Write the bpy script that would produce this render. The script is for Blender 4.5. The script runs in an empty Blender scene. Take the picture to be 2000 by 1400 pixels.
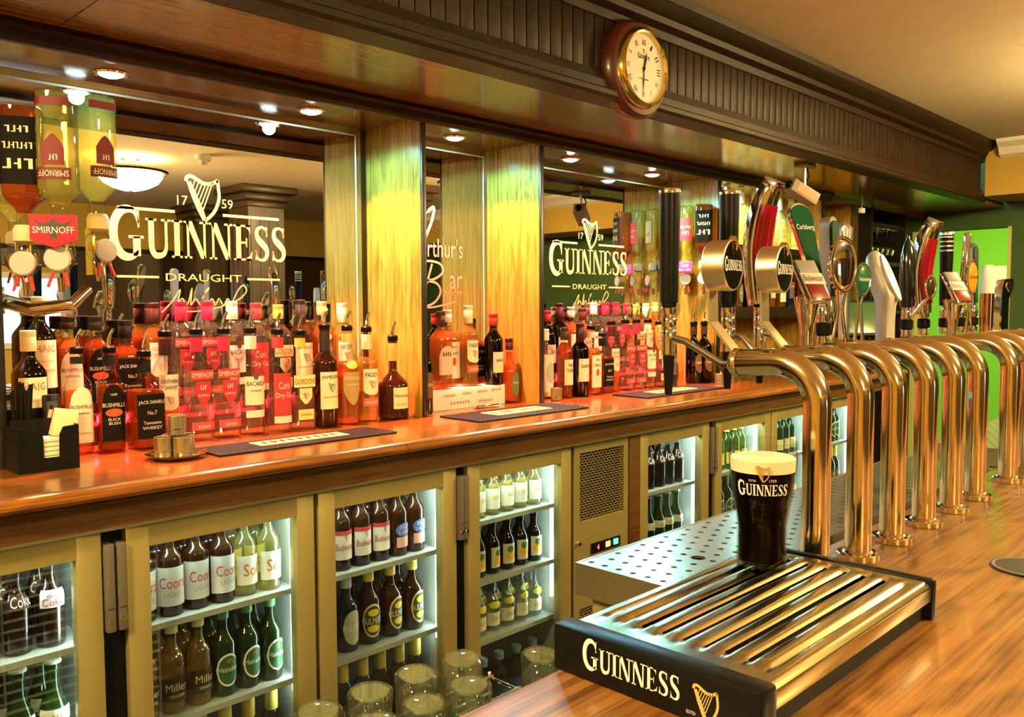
import bpy, bmesh, math, random
from mathutils import Vector, Matrix, Euler
random.seed(7)
PI = math.pi
scene = bpy.context.scene
COL = scene.collection
H = 1.48                      # camera height above the floor; heights below are given relative to it
def z(r): return H + r

# ------------------------------------------------------------------ camera
cam_d = bpy.data.cameras.new('camera')
cam_d.sensor_width = 36.0
cam_d.lens = 1666.0 / 2000.0 * 36.0
cam_d.clip_start = 0.02
cam = bpy.data.objects.new('camera', cam_d)
COL.objects.link(cam)
yaw, pit, rol = math.radians(44.525), math.radians(3.4194), math.radians(-0.208)
fh = Vector((math.cos(yaw), math.sin(yaw), 0)); rr = Vector((math.sin(yaw), -math.cos(yaw), 0)); zz = Vector((0, 0, 1))
FW = fh * math.cos(pit) - zz * math.sin(pit); UP = fh * math.sin(pit) + zz * math.cos(pit)
R2 = rr * math.cos(rol) + UP * math.sin(rol); U2 = UP * math.cos(rol) - rr * math.sin(rol)
m = Matrix((R2, U2, -FW)).transposed().to_4x4()
m.translation = Vector((0, 0, H))
cam.matrix_world = m
scene.camera = cam

# ------------------------------------------------------------------ world, exposure
w = bpy.data.worlds.new('daylight'); scene.world = w
w.use_nodes = True
bg = w.node_tree.nodes['Background']
bg.inputs[0].default_value = (0.75, 0.87, 1.0, 1); bg.inputs[1].default_value = 3.0
vs = scene.view_settings
vs.view_transform = 'Standard'; vs.look = 'None'; vs.gamma = 1.0; vs.exposure = 0.25; vs.use_curve_mapping = False
cy = scene.cycles
cy.max_bounces = 6; cy.transparent_max_bounces = 20; cy.glossy_bounces = 4; cy.diffuse_bounces = 2; cy.transmission_bounces = 4
cy.use_light_tree = False; cy.adaptive_threshold = 0.06; cy.adaptive_min_samples = 16
cy.sample_clamp_indirect = 6.0; cy.sample_clamp_direct = 0.0
cy.caustics_reflective = False; cy.caustics_refractive = False
cy.blur_glossy = 0.5

WARM = (1.0, 0.70, 0.27)
def lamp_data(name, kind, energy, color, **kw):
    d = bpy.data.lights.new(name, kind); d.energy = energy; d.color = color
    for k, v in kw.items(): setattr(d, k, v)
    return d
def light(name, data, loc, rot=(0, 0, 0)):
    o = bpy.data.objects.new(name, data); COL.objects.link(o); o.location = loc; o.rotation_euler = rot
    return o
LAMP_E = 240.0                # brightness of the lounge's ceiling bowls
LAMPS = [(2.27, -0.92), (-0.75, 0.95), (4.2, 0.25), (-0.6, -2.2)]  # only the first is seen; the others are assumed, added for their light
DOWN_W = 27.0                  # cyan-white downlights in the bays
DOWNS = [0.862, 1.448, 2.03, 2.655, 3.22, 3.75, 4.2]
DOWN_Y, DOWN_R = 42.0, 230.0   # their dichroic reflectors throw yellow inside that and red along the axis
RED_W = 1.2                  # added red glow strip along the back of the worktop
FRIDGE_W = 0.85
GREEN_W = 36.0

# ------------------------------------------------------------------ materials
MATS = {}
def nodes_of(name):
    mt = bpy.data.materials.new(name); mt.use_nodes = True
    nt = mt.node_tree; nt.nodes.clear()
    out = nt.nodes.new('ShaderNodeOutputMaterial')
    return mt, nt, out
def principled(nt, **kw):
    p = nt.nodes.new('ShaderNodeBsdfPrincipled')
    for k, v in kw.items():
        p.inputs[k.replace('_', ' ')].default_value = v
    return p
def plain(name, col, rough=0.5, metal=0.0, coat=0.0, spec=0.5, noise=0.0):
    if name in MATS: return MATS[name]
    mt, nt, out = nodes_of(name)
    p = principled(nt, Base_Color=(*col, 1), Roughness=rough, Metallic=metal)
    p.inputs['Coat Weight'].default_value = coat
    p.inputs['Specular IOR Level'].default_value = spec
    if noise:
        tc = nt.nodes.new('ShaderNodeTexCoord'); n = nt.nodes.new('ShaderNodeTexNoise'); n.inputs['Scale'].default_value = 9.0; n.inputs['Detail'].default_value = 5
        mx = nt.nodes.new('ShaderNodeMixRGB'); mx.blend_type = 'MULTIPLY'; mx.inputs[0].default_value = noise
        mx.inputs[1].default_value = (*col, 1)
        nt.links.new(tc.outputs['Object'], n.inputs['Vector']); nt.links.new(n.outputs['Fac'], mx.inputs[2]); nt.links.new(mx.outputs[0], p.inputs['Base Color'])
    nt.links.new(p.outputs[0], out.inputs[0])
    MATS[name] = mt
    return mt
def col(rgb, rough=0.45):
    k = 'paint_%02x%02x%02x_%d' % (*[int(max(0, min(1, c)) * 255) for c in rgb], int(rough * 100))
    return plain(k, rgb, .6 if max(rgb) < .03 else rough, spec=.06 if max(rgb) < .03 else .25)
def metal(name, c, rough=0.15, brush=None):
    if name in MATS: return MATS[name]
    mt, nt, out = nodes_of(name)
    p = principled(nt, Base_Color=(*c, 1), Roughness=rough, Metallic=1.0)
    if brush:
        tc = nt.nodes.new('ShaderNodeTexCoord'); mp = nt.nodes.new('ShaderNodeMapping'); mp.inputs['Scale'].default_value = brush
        n = nt.nodes.new('ShaderNodeTexNoise'); n.inputs['Scale'].default_value = 6; n.inputs['Detail'].default_value = 4
        mr = nt.nodes.new('ShaderNodeMapRange'); mr.inputs['To Min'].default_value = rough * 0.7; mr.inputs['To Max'].default_value = rough * 1.4
        nt.links.new(tc.outputs['Object'], mp.inputs[0]); nt.links.new(mp.outputs[0], n.inputs['Vector']); nt.links.new(n.outputs['Fac'], mr.inputs[0]); nt.links.new(mr.outputs[0], p.inputs['Roughness'])
    nt.links.new(p.outputs[0], out.inputs[0]); MATS[name] = mt
    return mt
def emit(name, c, s):
    if name in MATS: return MATS[name]
    mt, nt, out = nodes_of(name)
    e = nt.nodes.new('ShaderNodeEmission'); e.inputs[0].default_value = (*c, 1); e.inputs[1].default_value = s
    nt.links.new(e.outputs[0], out.inputs[0]); MATS[name] = mt
    return mt
def wood(name, c1, c2, axis='X', rough=0.3, coat=0.0, fine=1.0, figure=0.6, bump=0.15, spec=0.5):
    """Grain runs along AXIS: long stretched noise for the figure, fine pores on top."""
    if name in MATS: return MATS[name]
    mt, nt, out = nodes_of(name)
    L = nt.links
    tc = nt.nodes.new('ShaderNodeTexCoord')
    def mapped(sc_long, sc_cross):
        mp = nt.nodes.new('ShaderNodeMapping')
        s = [sc_cross] * 3; s['XYZ'.index(axis)] = sc_long
        mp.inputs['Scale'].default_value = s
        L.new(tc.outputs['Object'], mp.inputs[0]); return mp
    n1 = nt.nodes.new('ShaderNodeTexNoise'); n1.inputs['Scale'].default_value = 1.0; n1.inputs['Detail'].default_value = 3; n1.inputs['Distortion'].default_value = 0.6
    L.new(mapped(1.6, 9.0 * fine).outputs[0], n1.inputs['Vector'])
    rings = nt.nodes.new('ShaderNodeMath'); rings.operation = 'MULTIPLY'; rings.inputs[1].default_value = 9.0
    L.new(n1.outputs['Fac'], rings.inputs[0])
    fr = nt.nodes.new('ShaderNodeMath'); fr.operation = 'PINGPONG'; fr.inputs[1].default_value = 0.5
    L.new(rings.outputs[0], fr.inputs[0])
    n2 = nt.nodes.new('ShaderNodeTexNoise'); n2.inputs['Scale'].default_value = 1.0; n2.inputs['Detail'].default_value = 5; n2.inputs['Roughness'].default_value = 0.65
    L.new(mapped(2.2, 150.0 * fine).outputs[0], n2.inputs['Vector'])
    mrp = nt.nodes.new('ShaderNodeMapRange'); mrp.inputs['From Min'].default_value = .33; mrp.inputs['From Max'].default_value = .67
    mrp.inputs['To Max'].default_value = 1 - figure * .5
    L.new(n2.outputs['Fac'], mrp.inputs[0])
    add = nt.nodes.new('ShaderNodeMath'); add.operation = 'MULTIPLY_ADD'; add.inputs[1].default_value = figure
    L.new(fr.outputs[0], add.inputs[0]); L.new(mrp.outputs[0], add.inputs[2])
    cr = nt.nodes.new('ShaderNodeValToRGB')
    cr.color_ramp.elements[0].position = 0.15; cr.color_ramp.elements[0].color = (*c2, 1)
    cr.color_ramp.elements[1].position = 0.72; cr.color_ramp.elements[1].color = (*c1, 1)
    L.new(add.outputs[0], cr.inputs[0])
    p = principled(nt, Roughness=rough)
    p.inputs['Specular IOR Level'].default_value = spec
    p.inputs['Coat Weight'].default_value = coat; p.inputs['Coat Roughness'].default_value = 0.12
    L.new(cr.outputs[0], p.inputs['Base Color'])
    if bump:
        b = nt.nodes.new('ShaderNodeBump'); b.inputs['Strength'].default_value = bump; b.inputs['Distance'].default_value = 0.002
        L.new(n2.outputs['Fac'], b.inputs['Height']); L.new(b.outputs[0], p.inputs['Normal'])
    L.new(p.outputs[0], out.inputs[0]); MATS[name] = mt
    return mt
def glassy(name, tint, body=0.0, edge=0.45, refl=0.55, rough=0.02, bodycol=None, face=0.045):
    """Thin clear glass: tinted see-through, mirror-like at grazing angles; BODY adds cloudy colour (liquids)."""
    if name in MATS: return MATS[name]
    mt, nt, out = nodes_of(name); L = nt.links
    lw = nt.nodes.new('ShaderNodeLayerWeight'); lw.inputs['Blend'].default_value = 0.5
    pw = nt.nodes.new('ShaderNodeMath'); pw.operation = 'POWER'; pw.inputs[1].default_value = 3.5
    L.new(lw.outputs['Facing'], pw.inputs[0])
    mr = nt.nodes.new('ShaderNodeMapRange'); mr.inputs['To Min'].default_value = face; mr.inputs['To Max'].default_value = refl
    L.new(pw.outputs[0], mr.inputs[0])
    tr = nt.nodes.new('ShaderNodeBsdfTransparent'); gl = nt.nodes.new('ShaderNodeBsdfGlossy'); gl.inputs['Roughness'].default_value = rough
    mc = nt.nodes.new('ShaderNodeMixRGB'); mc.inputs[1].default_value = (*tint, 1); mc.inputs[2].default_value = (*[c * edge for c in tint], 1)
    L.new(pw.outputs[0], mc.inputs[0]); L.new(mc.outputs[0], tr.inputs[0])
    base = tr.outputs[0]
    if body:
        df = nt.nodes.new('ShaderNodeBsdfDiffuse'); df.inputs[0].default_value = (*(bodycol or tint), 1)
        tl = nt.nodes.new('ShaderNodeBsdfTranslucent'); tl.inputs[0].default_value = (*(bodycol or tint), 1)
        m0 = nt.nodes.new('ShaderNodeMixShader'); m0.inputs[0].default_value = 0.5
        L.new(df.outputs[0], m0.inputs[1]); L.new(tl.outputs[0], m0.inputs[2])
        m1 = nt.nodes.new('ShaderNodeMixShader'); m1.inputs[0].default_value = body
        L.new(base, m1.inputs[1]); L.new(m0.outputs[0], m1.inputs[2]); base = m1.outputs[0]
    mx = nt.nodes.new('ShaderNodeMixShader')
    L.new(mr.outputs[0], mx.inputs[0]); L.new(base, mx.inputs[1]); L.new(gl.outputs[0], mx.inputs[2])
    L.new(mx.outputs[0], out.inputs[0]); MATS[name] = mt
    return mt

M_OAK = wood('oak_panel', (0.50, 0.31, 0.045), (0.22, 0.12, 0.014), 'Z', 0.30, 0.2, 1.0, 0.7)
M_SOFFIT = wood('soffit_veneer', (0.34, 0.135, 0.018), (0.20, 0.072, 0.009), 'X', 0.22, 0.5, 0.7, 0.3, 0.05)
M_COUNTER = wood('worktop_varnish', (0.27, 0.095, 0.014), (0.12, 0.038, 0.006), 'X', 0.22, 0.6, 0.8, 0.5, 0.06)
M_APRON = wood('apron_oak', (0.11, 0.048, 0.009), (0.05, 0.019, 0.004), 'X', 0.35, 0.2, 1.0, 0.5)
M_DARKWOOD = wood('dark_stained_wood', (0.018, 0.008, 0.0024), (0.008, 0.0036, 0.0013), 'X', 0.5, 0.0, 1.0, 0.4, spec=.18)
M_DARKV = wood('dark_stained_upright', (0.05, 0.026, 0.013), (0.022, 0.011, 0.006), 'Z', 0.42, 0.1, 1.0, 0.4)
M_BAR = wood('bar_top_oak', (0.36, 0.165, 0.038), (0.11, 0.040, 0.008), 'X', 0.28, 0.35, 1.0, 0.75, 0.2)
M_BLACKWOOD = plain('black_lipping', (0.012, 0.009, 0.007), 0.35)
M_CEIL = plain('cream_plaster', (0.80, 0.72, 0.56), 0.85, noise=0.15)
M_MUSTARD = plain('mustard_paint', (0.50, 0.33, 0.06), 0.8, noise=0.15)
M_WHITE = plain('white_paint', (0.75, 0.73, 0.68), 0.6)
M_DGREEN = plain('dark_green_paint', (0.035, 0.085, 0.02), 0.7, noise=0.2)
M_GREEN = plain('lime_green_paint', (0.20, 0.52, 0.01), 0.8)
M_MIRROR = metal('mirror_silver', (0.86, 0.87, 0.86), 0.0)
M_BEVEL = metal('mirror_bevel_silver', (0.92, 0.95, 0.94), 0.03)
M_STEEL = plain('brushed_steel', (0.44, 0.37, 0.14), 0.40, 0.6)
M_STEELH = plain('brushed_steel_flat', (0.60, 0.52, 0.33), 0.26, 0.9)
M_CHROME = metal('chrome', (0.82, 0.82, 0.84), 0.05)
M_BRASS = metal('polished_brass_tube', (0.86, 0.72, 0.46), 0.12)
M_BRASSM = metal('satin_brass', (0.80, 0.70, 0.46), 0.32)
M_GOLD = metal('gold_trim', (0.85, 0.62, 0.22), 0.15)
M_SILVER = metal('satin_silver', (0.72, 0.72, 0.72), 0.3)
M_BLACK = plain('black_plastic', (0.006, 0.006, 0.006), 0.32, spec=.12)
M_BLACKM = plain('black_rubber', (0.010, 0.009, 0.008), 0.6, spec=.2)
M_GREY = plain('grey_plastic', (0.16, 0.145, 0.125), 0.4)
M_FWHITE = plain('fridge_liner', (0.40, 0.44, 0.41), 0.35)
M_FDARK = plain('fridge_liner_dimmed', (0.06, 0.06, 0.05), 0.4)  # liner colour darkened to stand in for the dim depth behind the bottles
M_CREAMTXT = plain('cream_gilt_paint', (0.72, 0.55, 0.20), 0.6, spec=.2)
M_WHITETXT = plain('white_print', (0.85, 0.84, 0.82), 0.45)
M_CLEAR = glassy('clear_glass', (0.95, 0.96, 0.93))
M_PANE = glassy('door_pane', (0.93, 0.97, 0.95), edge=0.8, refl=0.5, face=0.11)

# ------------------------------------------------------------------ mesh building
class MB:
    def __init__(s): s.v = []; s.f = []; s.mi = []
    def add(s, vs, fs, mi=0):
        n = len(s.v); s.v += [tuple(p) for p in vs]; s.f += [tuple(i + n for i in q) for q in fs]; s.mi += [mi] * len(fs); return s
    def box(s, x0, x1, y0, y1, z0, z1, b=0.0, mi=0):
        if b <= 0:
            vs = [(x, y, q) for x in (x0, x1) for y in (y0, y1) for q in (z0, z1)]
            return s.add(vs, [(0, 1, 3, 2), (4, 6, 7, 5), (0, 4, 5, 1), (2, 3, 7, 6), (0, 2, 6, 4), (1, 5, 7, 3)], mi)
        b = min(b, (x1 - x0) * .49, (y1 - y0) * .49, (z1 - z0) * .49)
        bm = bmesh.new()
        bmesh.ops.create_cube(bm, size=1.0)
        for v in bm.verts: v.co = Vector((x0 + (v.co.x + .5) * (x1 - x0), y0 + (v.co.y + .5) * (y1 - y0), z0 + (v.co.z + .5) * (z1 - z0)))
        bmesh.ops.bevel(bm, geom=bm.edges[:], offset=b, segments=2, affect='EDGES', profile=0.5)
        bm.verts.index_update()
        s.add([v.co[:] for v in bm.verts], [[v.index for v in f.verts] for f in bm.faces], mi); bm.free()
        return s
    def lathe(s, prof, seg=20, c=(0, 0, 0), ax='Z', sq=0.0, mi=0, flat=1.0):
        """PROF: (radius, height); SQ > 0 squares the section."""
        n = len(s.v); rows = []
        for r, h in prof:
            row = []
            if r < 1e-6:
                row = [len(s.v)] * seg; s.v.append(_ax(0, 0, h, c, ax))
            else:
                for i in range(seg):
                    a = 2 * PI * (i + 0.5) / seg; x, y = sect(a, r, sq); row.append(len(s.v)); s.v.append(_ax(x, y * flat, h, c, ax))
            rows.append(row)
        for a, b in zip(rows, rows[1:]):
            for i in range(seg):
                j = (i + 1) % seg; q = []
                for k in (a[i], a[j], b[j], b[i]):
                    if k not in q: q.append(k)
                if len(q) > 2: s.f.append(tuple(q)); s.mi.append(mi)
        return s
    def tube(s, path, r, seg=12, cap=True, mi=0, flat=None):
        """Swept round bar; R a number or one per point."""
        P = [Vector(p) for p in path]; n = len(P)
        rs = r if isinstance(r, (list, tuple)) else [r] * n
        t0 = (P[1] - P[0]).normalized()
        u = t0.orthogonal().normalized(); rows = []
        for i in range(n):
            t = ((P[min(i + 1, n - 1)] - P[i]).normalized() + (P[i] - P[max(i - 1, 0)]).normalized()).normalized()
            u = (u - t * u.dot(t)).normalized(); v = t.cross(u); row = []
            for k in range(seg):
                a = 2 * PI * k / seg; row.append(len(s.v)); s.v.append(tuple(P[i] + (u * math.cos(a) + v * math.sin(a)) * rs[i]))
            rows.append(row)
        for a, b in zip(rows, rows[1:]):
            for k in range(seg):
                j = (k + 1) % seg; s.f.append((a[k], a[j], b[j], b[k])); s.mi.append(mi)
        if cap:
            s.f.append(tuple(rows[0][::-1])); s.f.append(tuple(rows[-1])); s.mi += [mi, mi]
        return s
    def prism(s, poly, d0, d1, mp, mi=0):
        """2-D outline extruded from depth D0 to D1; MP(x, y, d) gives the point."""
        k = len(poly)
        vs = [mp(x, y, d0) for x, y in poly] + [mp(x, y, d1) for x, y in poly]
        return s.add(vs, [tuple(range(k))[::-1], tuple(range(k, 2 * k))] + [(i, (i + 1) % k, k + (i + 1) % k, k + i) for i in range(k)], mi)
    def flat2d(s, vf, mp, mi=0):
        return s.add([mp(x, y) for x, y in vf[0]], vf[1], mi)
    def mesh(s, name, mats, smooth=35):
        me = bpy.data.meshes.new(name); me.from_pydata(s.v, [], s.f)
        for mt in (mats if isinstance(mats, (list, tuple)) else [mats]): me.materials.append(mt)
        if any(s.mi): me.polygons.foreach_set('material_index', s.mi)
        bm = bmesh.new(); bm.from_mesh(me); bmesh.ops.recalc_face_normals(bm, faces=bm.faces[:]); bm.to_mesh(me); bm.free()
        if smooth:
            me.polygons.foreach_set('use_smooth', [True] * len(me.polygons)); me.set_sharp_from_angle(angle=math.radians(smooth))
        me.update()
        return me
    def build(s, name, mats, parent=None, smooth=35, loc=None, rot=None):
        return link(name, s.mesh(name, mats, smooth), parent, loc, rot)
def _ax(x, y, h, c, ax):
    if ax == 'Z': return (c[0] + x, c[1] + y, c[2] + h)
    if ax == 'Y': return (c[0] + x, c[1] + h, c[2] + y)
    return (c[0] + h, c[1] + x, c[2] + y)
def sect(a, r, sq):
    if not sq: return r * math.cos(a), r * math.sin(a)
    c, q = math.cos(a), math.sin(a); n = 2 + sq * 6
    k = (abs(c) ** n + abs(q) ** n) ** (-1 / n)
    return r * c * k, r * q * k
def link(name, data, parent=None, loc=None, rot=None):
    o = bpy.data.objects.new(name, data); COL.objects.link(o)
    if parent is not None: o.parent = parent
    if loc is not None: o.location = loc
    if rot is not None: o.rotation_euler = rot
    return o
LABELS = {}
def tag(o, label, cat, group=None):
    o['label'] = label; o['category'] = cat
    if group: o['group'] = group
    LABELS.setdefault(label.lower(), []).append(o.name)
    return o
def thing(name, label, cat, loc=(0, 0, 0), rot=None, group=None):
    return tag(link(name, None, None, loc, rot), label, cat, group)
def struct(o): o['kind'] = 'structure'; return o
def stuff(o): o['kind'] = 'stuff'; return o
def arc(c, r, a0, a1, n, plane='XZ'):
    out = []
    for i in range(n + 1):
        a = a0 + (a1 - a0) * i / n; p, q = r * math.cos(a), r * math.sin(a)
        out.append({'XZ': (c[0] + p, c[1], c[2] + q), 'YZ': (c[0], c[1] + p, c[2] + q), 'XY': (c[0] + p, c[1] + q, c[2])}[plane])
    return out
ORD = ['first', 'second', 'third', 'fourth', 'fifth', 'sixth', 'seventh', 'eighth', 'ninth', 'tenth', 'eleventh', 'twelfth', 'thirteenth', 'fourteenth']

# ------------------------------------------------------------------ lettering
_T = {}
def text2d(s, size=1.0, bold=0.0):
    """Plain upright lettering, centred on x, standing on y = 0; SIZE is the capital height."""
    if s not in _T:
        cu = bpy.data.curves.new('lettering_source', 'FONT'); cu.body = s; cu.align_x = 'CENTER'; cu.resolution_u = 2; cu.offset = bold
        o = bpy.data.objects.new('lettering_source', cu); COL.objects.link(o)
        dg = bpy.context.evaluated_depsgraph_get(); dg.update()
        me = bpy.data.meshes.new_from_object(o.evaluated_get(dg))
        vs = [(v.co.x / 0.7, v.co.y / 0.7) for v in me.vertices]; fs = [tuple(p.vertices) for p in me.polygons]
        bpy.data.objects.remove(o); bpy.data.curves.remove(cu); bpy.data.meshes.remove(me)
        _T[s] = (vs, fs)
    vs, fs = _T[s]
    return [(x * size, y * size) for x, y in vs], fs
def bars2d(n):
    """Print too small to read: a row of N upright strokes."""
    parts = []
    for i in range(n):
        x = i * 1.0; parts.append(rect2d(x, x + .34, 0, 1)); parts.append(rect2d(x + .34, x + .72, (.0, .42, .84)[i % 3], (.16, .58, 1.0)[i % 3]))
    return merge2d(*parts)
def fit2d(vf, width=None, height=None):
    vs, fs = vf
    x0, x1 = min(p[0] for p in vs), max(p[0] for p in vs); y0, y1 = min(p[1] for p in vs), max(p[1] for p in vs)
    sx = width / (x1 - x0) if width else None; sy = height / (y1 - y0) if height else None
    sx = sx or sy; sy = sy or sx
    return [((x - (x0 + x1) / 2) * sx, (y - y0) * sy) for x, y in vs], fs
def merge2d(*parts):
    vs, fs = [], []
    for a, b in parts:
        n = len(vs); vs += a; fs += [tuple(i + n for i in q) for q in b]
    return vs, fs
def shift2d(vf, dx, dy): return [(x + dx, y + dy) for x, y in vf[0]], vf[1]
def ribbon2d(pts, ws):
    n = len(pts); ws = ws if isinstance(ws, (list, tuple)) else [ws] * n; L, R = [], []
    for i in range(n):
        a, b = pts[max(i - 1, 0)], pts[min(i + 1, n - 1)]
        dx, dy = b[0] - a[0], b[1] - a[1]; d = math.hypot(dx, dy) or 1
        nx, ny = -dy / d * ws[i] / 2, dx / d * ws[i] / 2
        L.append((pts[i][0] + nx, pts[i][1] + ny)); R.append((pts[i][0] - nx, pts[i][1] - ny))
    return L + R, [(i, i + 1, n + i + 1, n + i) for i in range(n - 1)]
def rect2d(x0, x1, y0, y1): return [(x0, y0), (x1, y0), (x1, y1), (x0, y1)], [(0, 1, 2, 3)]
def spline2d(ctrl, n=6):
    out = []; P = [ctrl[0]] + list(ctrl) + [ctrl[-1]]
    for i in range(1, len(P) - 2):
        a, b, c, d = P[i - 1:i + 3]
        for k in range(n):
            t = k / n
            out.append(tuple(0.5 * (2 * b[j] + (c[j] - a[j]) * t + (2 * a[j] - 5 * b[j] + 4 * c[j] - d[j]) * t * t + (3 * b[j] - a[j] - 3 * c[j] + d[j]) * t ** 3) for j in (0, 1)))
    out.append(tuple(ctrl[-1]))
    return out
def glyph(ch):
    """Roman capitals with thick and thin strokes and slab serifs; capital height 1. Returns (shape, width)."""
    if ch == 'I': return merge2d(rect2d(.1, .31, 0, 1), rect2d(0, .41, 0, .055), rect2d(0, .41, .945, 1)), .46
    if ch == 'U':
        c = spline2d([(.2, .40), (.22, .2), (.33, .06), (.5, .04), (.68, .10), (.75, .25), (.76, .42)])
        ws = [.21 - .11 * i / (len(c) - 1) for i in range(len(c))]
        return merge2d(rect2d(.095, .305, .38, 1), ribbon2d(c, ws), rect2d(.71, .81, .4, 1), rect2d(0, .4, .945, 1), rect2d(.58, .93, .945, 1)), .94
    if ch == 'N':
        return merge2d(rect2d(.1, .19, 0, 1), rect2d(.76, .85, 0, 1), ([(.06, 1), (.31, 1), (.85, .0), (.66, 0)], [(0, 3, 2, 1)]), rect2d(0, .3, 0, .055), rect2d(.62, .96, .945, 1), rect2d(-.02, .2, .945, 1)), .98
    if ch == 'E':
        return merge2d(rect2d(.1, .31, 0, 1), rect2d(0, .72, .945, 1), rect2d(0, .76, 0, .055), rect2d(.3, .58, .475, .53), ([(.72, 1), (.72, .74), (.66, .86), (.5, .95), (.5, 1)], [(0, 4, 3, 2, 1)]), ([(.76, 0), (.79, .28), (.7, .14), (.5, .05), (.5, 0)], [(0, 1, 2, 3, 4)]), rect2d(.53, .58, .38, .63)), .82
    if ch == 'S':
        c = spline2d([(.60, .74), (.57, .90), (.40, .965), (.22, .92), (.15, .78), (.22, .62), (.42, .48), (.58, .34), (.60, .18), (.50, .06), (.32, .03), (.16, .10), (.10, .27)])
        n = len(c); ws = [.07 + .14 * max(0, math.sin(PI * min(1, max(0, (i / (n - 1) - .18) / .64)))) for i in range(n)]
        return merge2d(ribbon2d(c, ws), rect2d(.575, .625, .70, .98), rect2d(.08, .13, .02, .30)), .74
    if ch == 'G':
        c = spline2d([(.86, .70), (.78, .90), (.60, .975), (.38, .92), (.22, .74), (.17, .5), (.22, .26), (.38, .08), (.58, .025), (.76, .07), (.84, .16)])
        n = len(c); ws = [.06 + .17 * max(0, math.sin(PI * i / (n - 1))) ** 1.3 for i in range(n)]
        return merge2d(ribbon2d(c, ws), rect2d(.70, .91, .05, .44), rect2d(.58, 1.0, .40, .455), rect2d(.835, .885, .62, .99)), 1.04
    return text2d(ch, 1.0), .7
def big_word(width, tall=.285):
    """The seven-letter draught name: tall first capital, the rest smaller."""
    x = 0; parts = []
    for i, ch in enumerate('GUINNESS'):
        g, wd = glyph(ch); k = 1.30 if i == 0 else 1.0; dy = -0.06 if i == 0 else 0
        parts.append(([(px * k + x, py * k + dy) for px, py in g[0]], g[1])); x += wd * k + .03
    return fit2d(merge2d(*parts), width=width, height=width * tall)
def harp2d(h):
    """Harp facing right: leaning sound box, bowed pillar, curved neck, strings. Height H, centred."""
    box = ribbon2d([(.10, .86), (.22, .56), (.36, .25), (.46, .02)], [.10, .13, .14, .09])
    neck = ribbon2d(spline2d([(.04, .86), (.06, .95), (.16, .985), (.30, .92), (.46, .85), (.64, .86), (.80, .95)]), .085)
    pillar = ribbon2d(spline2d([(.79, .95), (.80, .80), (.82, .60), (.78, .40), (.66, .18), (.46, .0)]), [.09] + [.075] * 29 + [.06])
    parts = [box, neck, pillar]
    for k in range(6):
        x1 = .25 + .085 * k; yt = .90 - .055 * math.sin(PI * k / 5)
        t = (k + .5) / 6.5
        parts.append(ribbon2d([(x1, yt), (.17 + .29 * t, .78 - .66 * t)], .028))
    vs, fs = merge2d(*parts)
    return [((x - .43) * h, y * h) for x, y in vs], fs

# ------------------------------------------------------------------ the room
XL, XR, YF, YB = -3.0, 6.2, -3.7, 2.42
CEIL = z(.985)
struct(MB().box(XL, 9.2, YF, 4.2, -0.06, 0).build('floor', plain('dark_floor_tile', (0.10, 0.075, 0.055), 0.4, noise=.4), smooth=0))
struct(MB().box(XL - .1, XR + .1, YF - .1, 1.66, CEIL, CEIL + .08).build('ceiling', M_CEIL, smooth=0))
struct(MB().box(XL, XR, YB, YB + .1, 0, z(1.05)).build('wall_back', M_DARKV, smooth=0))
struct(MB().box(XL - .1, XL, YF, YB, 0, CEIL).build('wall_left', M_MUSTARD, smooth=0))
# far end wall with the doorway into the green room
DY0, DY1, DZ = 1.58, 2.19, z(.51)
wf = MB(); wf.box(XR, XR + .12, YF, DY0, 0, CEIL); wf.box(XR, XR + .12, DY1, YB + .1, 0, CEIL); wf.box(XR, XR + .12, DY0, DY1, DZ, CEIL)
wf = struct(wf.build('wall_far', M_DGREEN, smooth=0))
df = MB(); df.box(XR - .012, XR + .13, DY1 - .03, DY1 + .0, 0, DZ); df.box(XR - .012, XR + .13, DY0, DY0 + .02, 0, DZ)
df.build('door_lining', col((.55, .60, .20)), wf, 0)  # white frame; the green room's light is put into its colour
bh = MB(); bh.box(5.75, XR, YF, 1.62, z(.665), CEIL)
struct(bh.build('wall_bulkhead', M_MUSTARD, smooth=0))
cv = MB(); cv.prism([(0, 0), (-.10, 0), (-.09, -.02), (-.05, -.045), (-.03, -.085), (0, -.10)], YF, 1.54, lambda x, y, d: (5.75 + x, d, CEIL + y))
struct(cv.build('trim_1', M_WHITE, smooth=0))
# green room
struct(MB().box(8.4, 8.5, -.5, 4.2, 0, 2.7).build('wall_green', M_GREEN, smooth=0))
struct(MB().box(XR + .12, 8.5, 4.1, 4.2, 0, 2.7).build('wall_green_side', M_GREEN, smooth=0))
struct(MB().box(XR + .12, 8.5, -.5, -.4, 0, 2.7).build('wall_green_near', M_GREEN, smooth=0))
struct(MB().box(XR + .12, 8.5, -.5, 4.2, 2.6, 2.7).build('ceiling_green', M_WHITE, smooth=0))
gl = thing('batten_light', 'white batten light on the ceiling of the green room', 'ceiling light', (7.2, 1.9, 2.56))
MB().box(-.06, .06, -.6, .6, 0, .04, .008).build('housing', M_WHITE, gl)
MB().box(-.045, .045, -.58, .58, -.03, 0, .01).build('diffuser', emit('green_room_lamp', (0.9, 1.0, 0.55), 6.0), gl)
light('green_room_light', lamp_data('green_room_light', 'AREA', GREEN_W, (0.95, 1.0, 0.35), shape='RECTANGLE', size=.2, size_y=1.2), (7.2, 1.9, 2.52))
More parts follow.
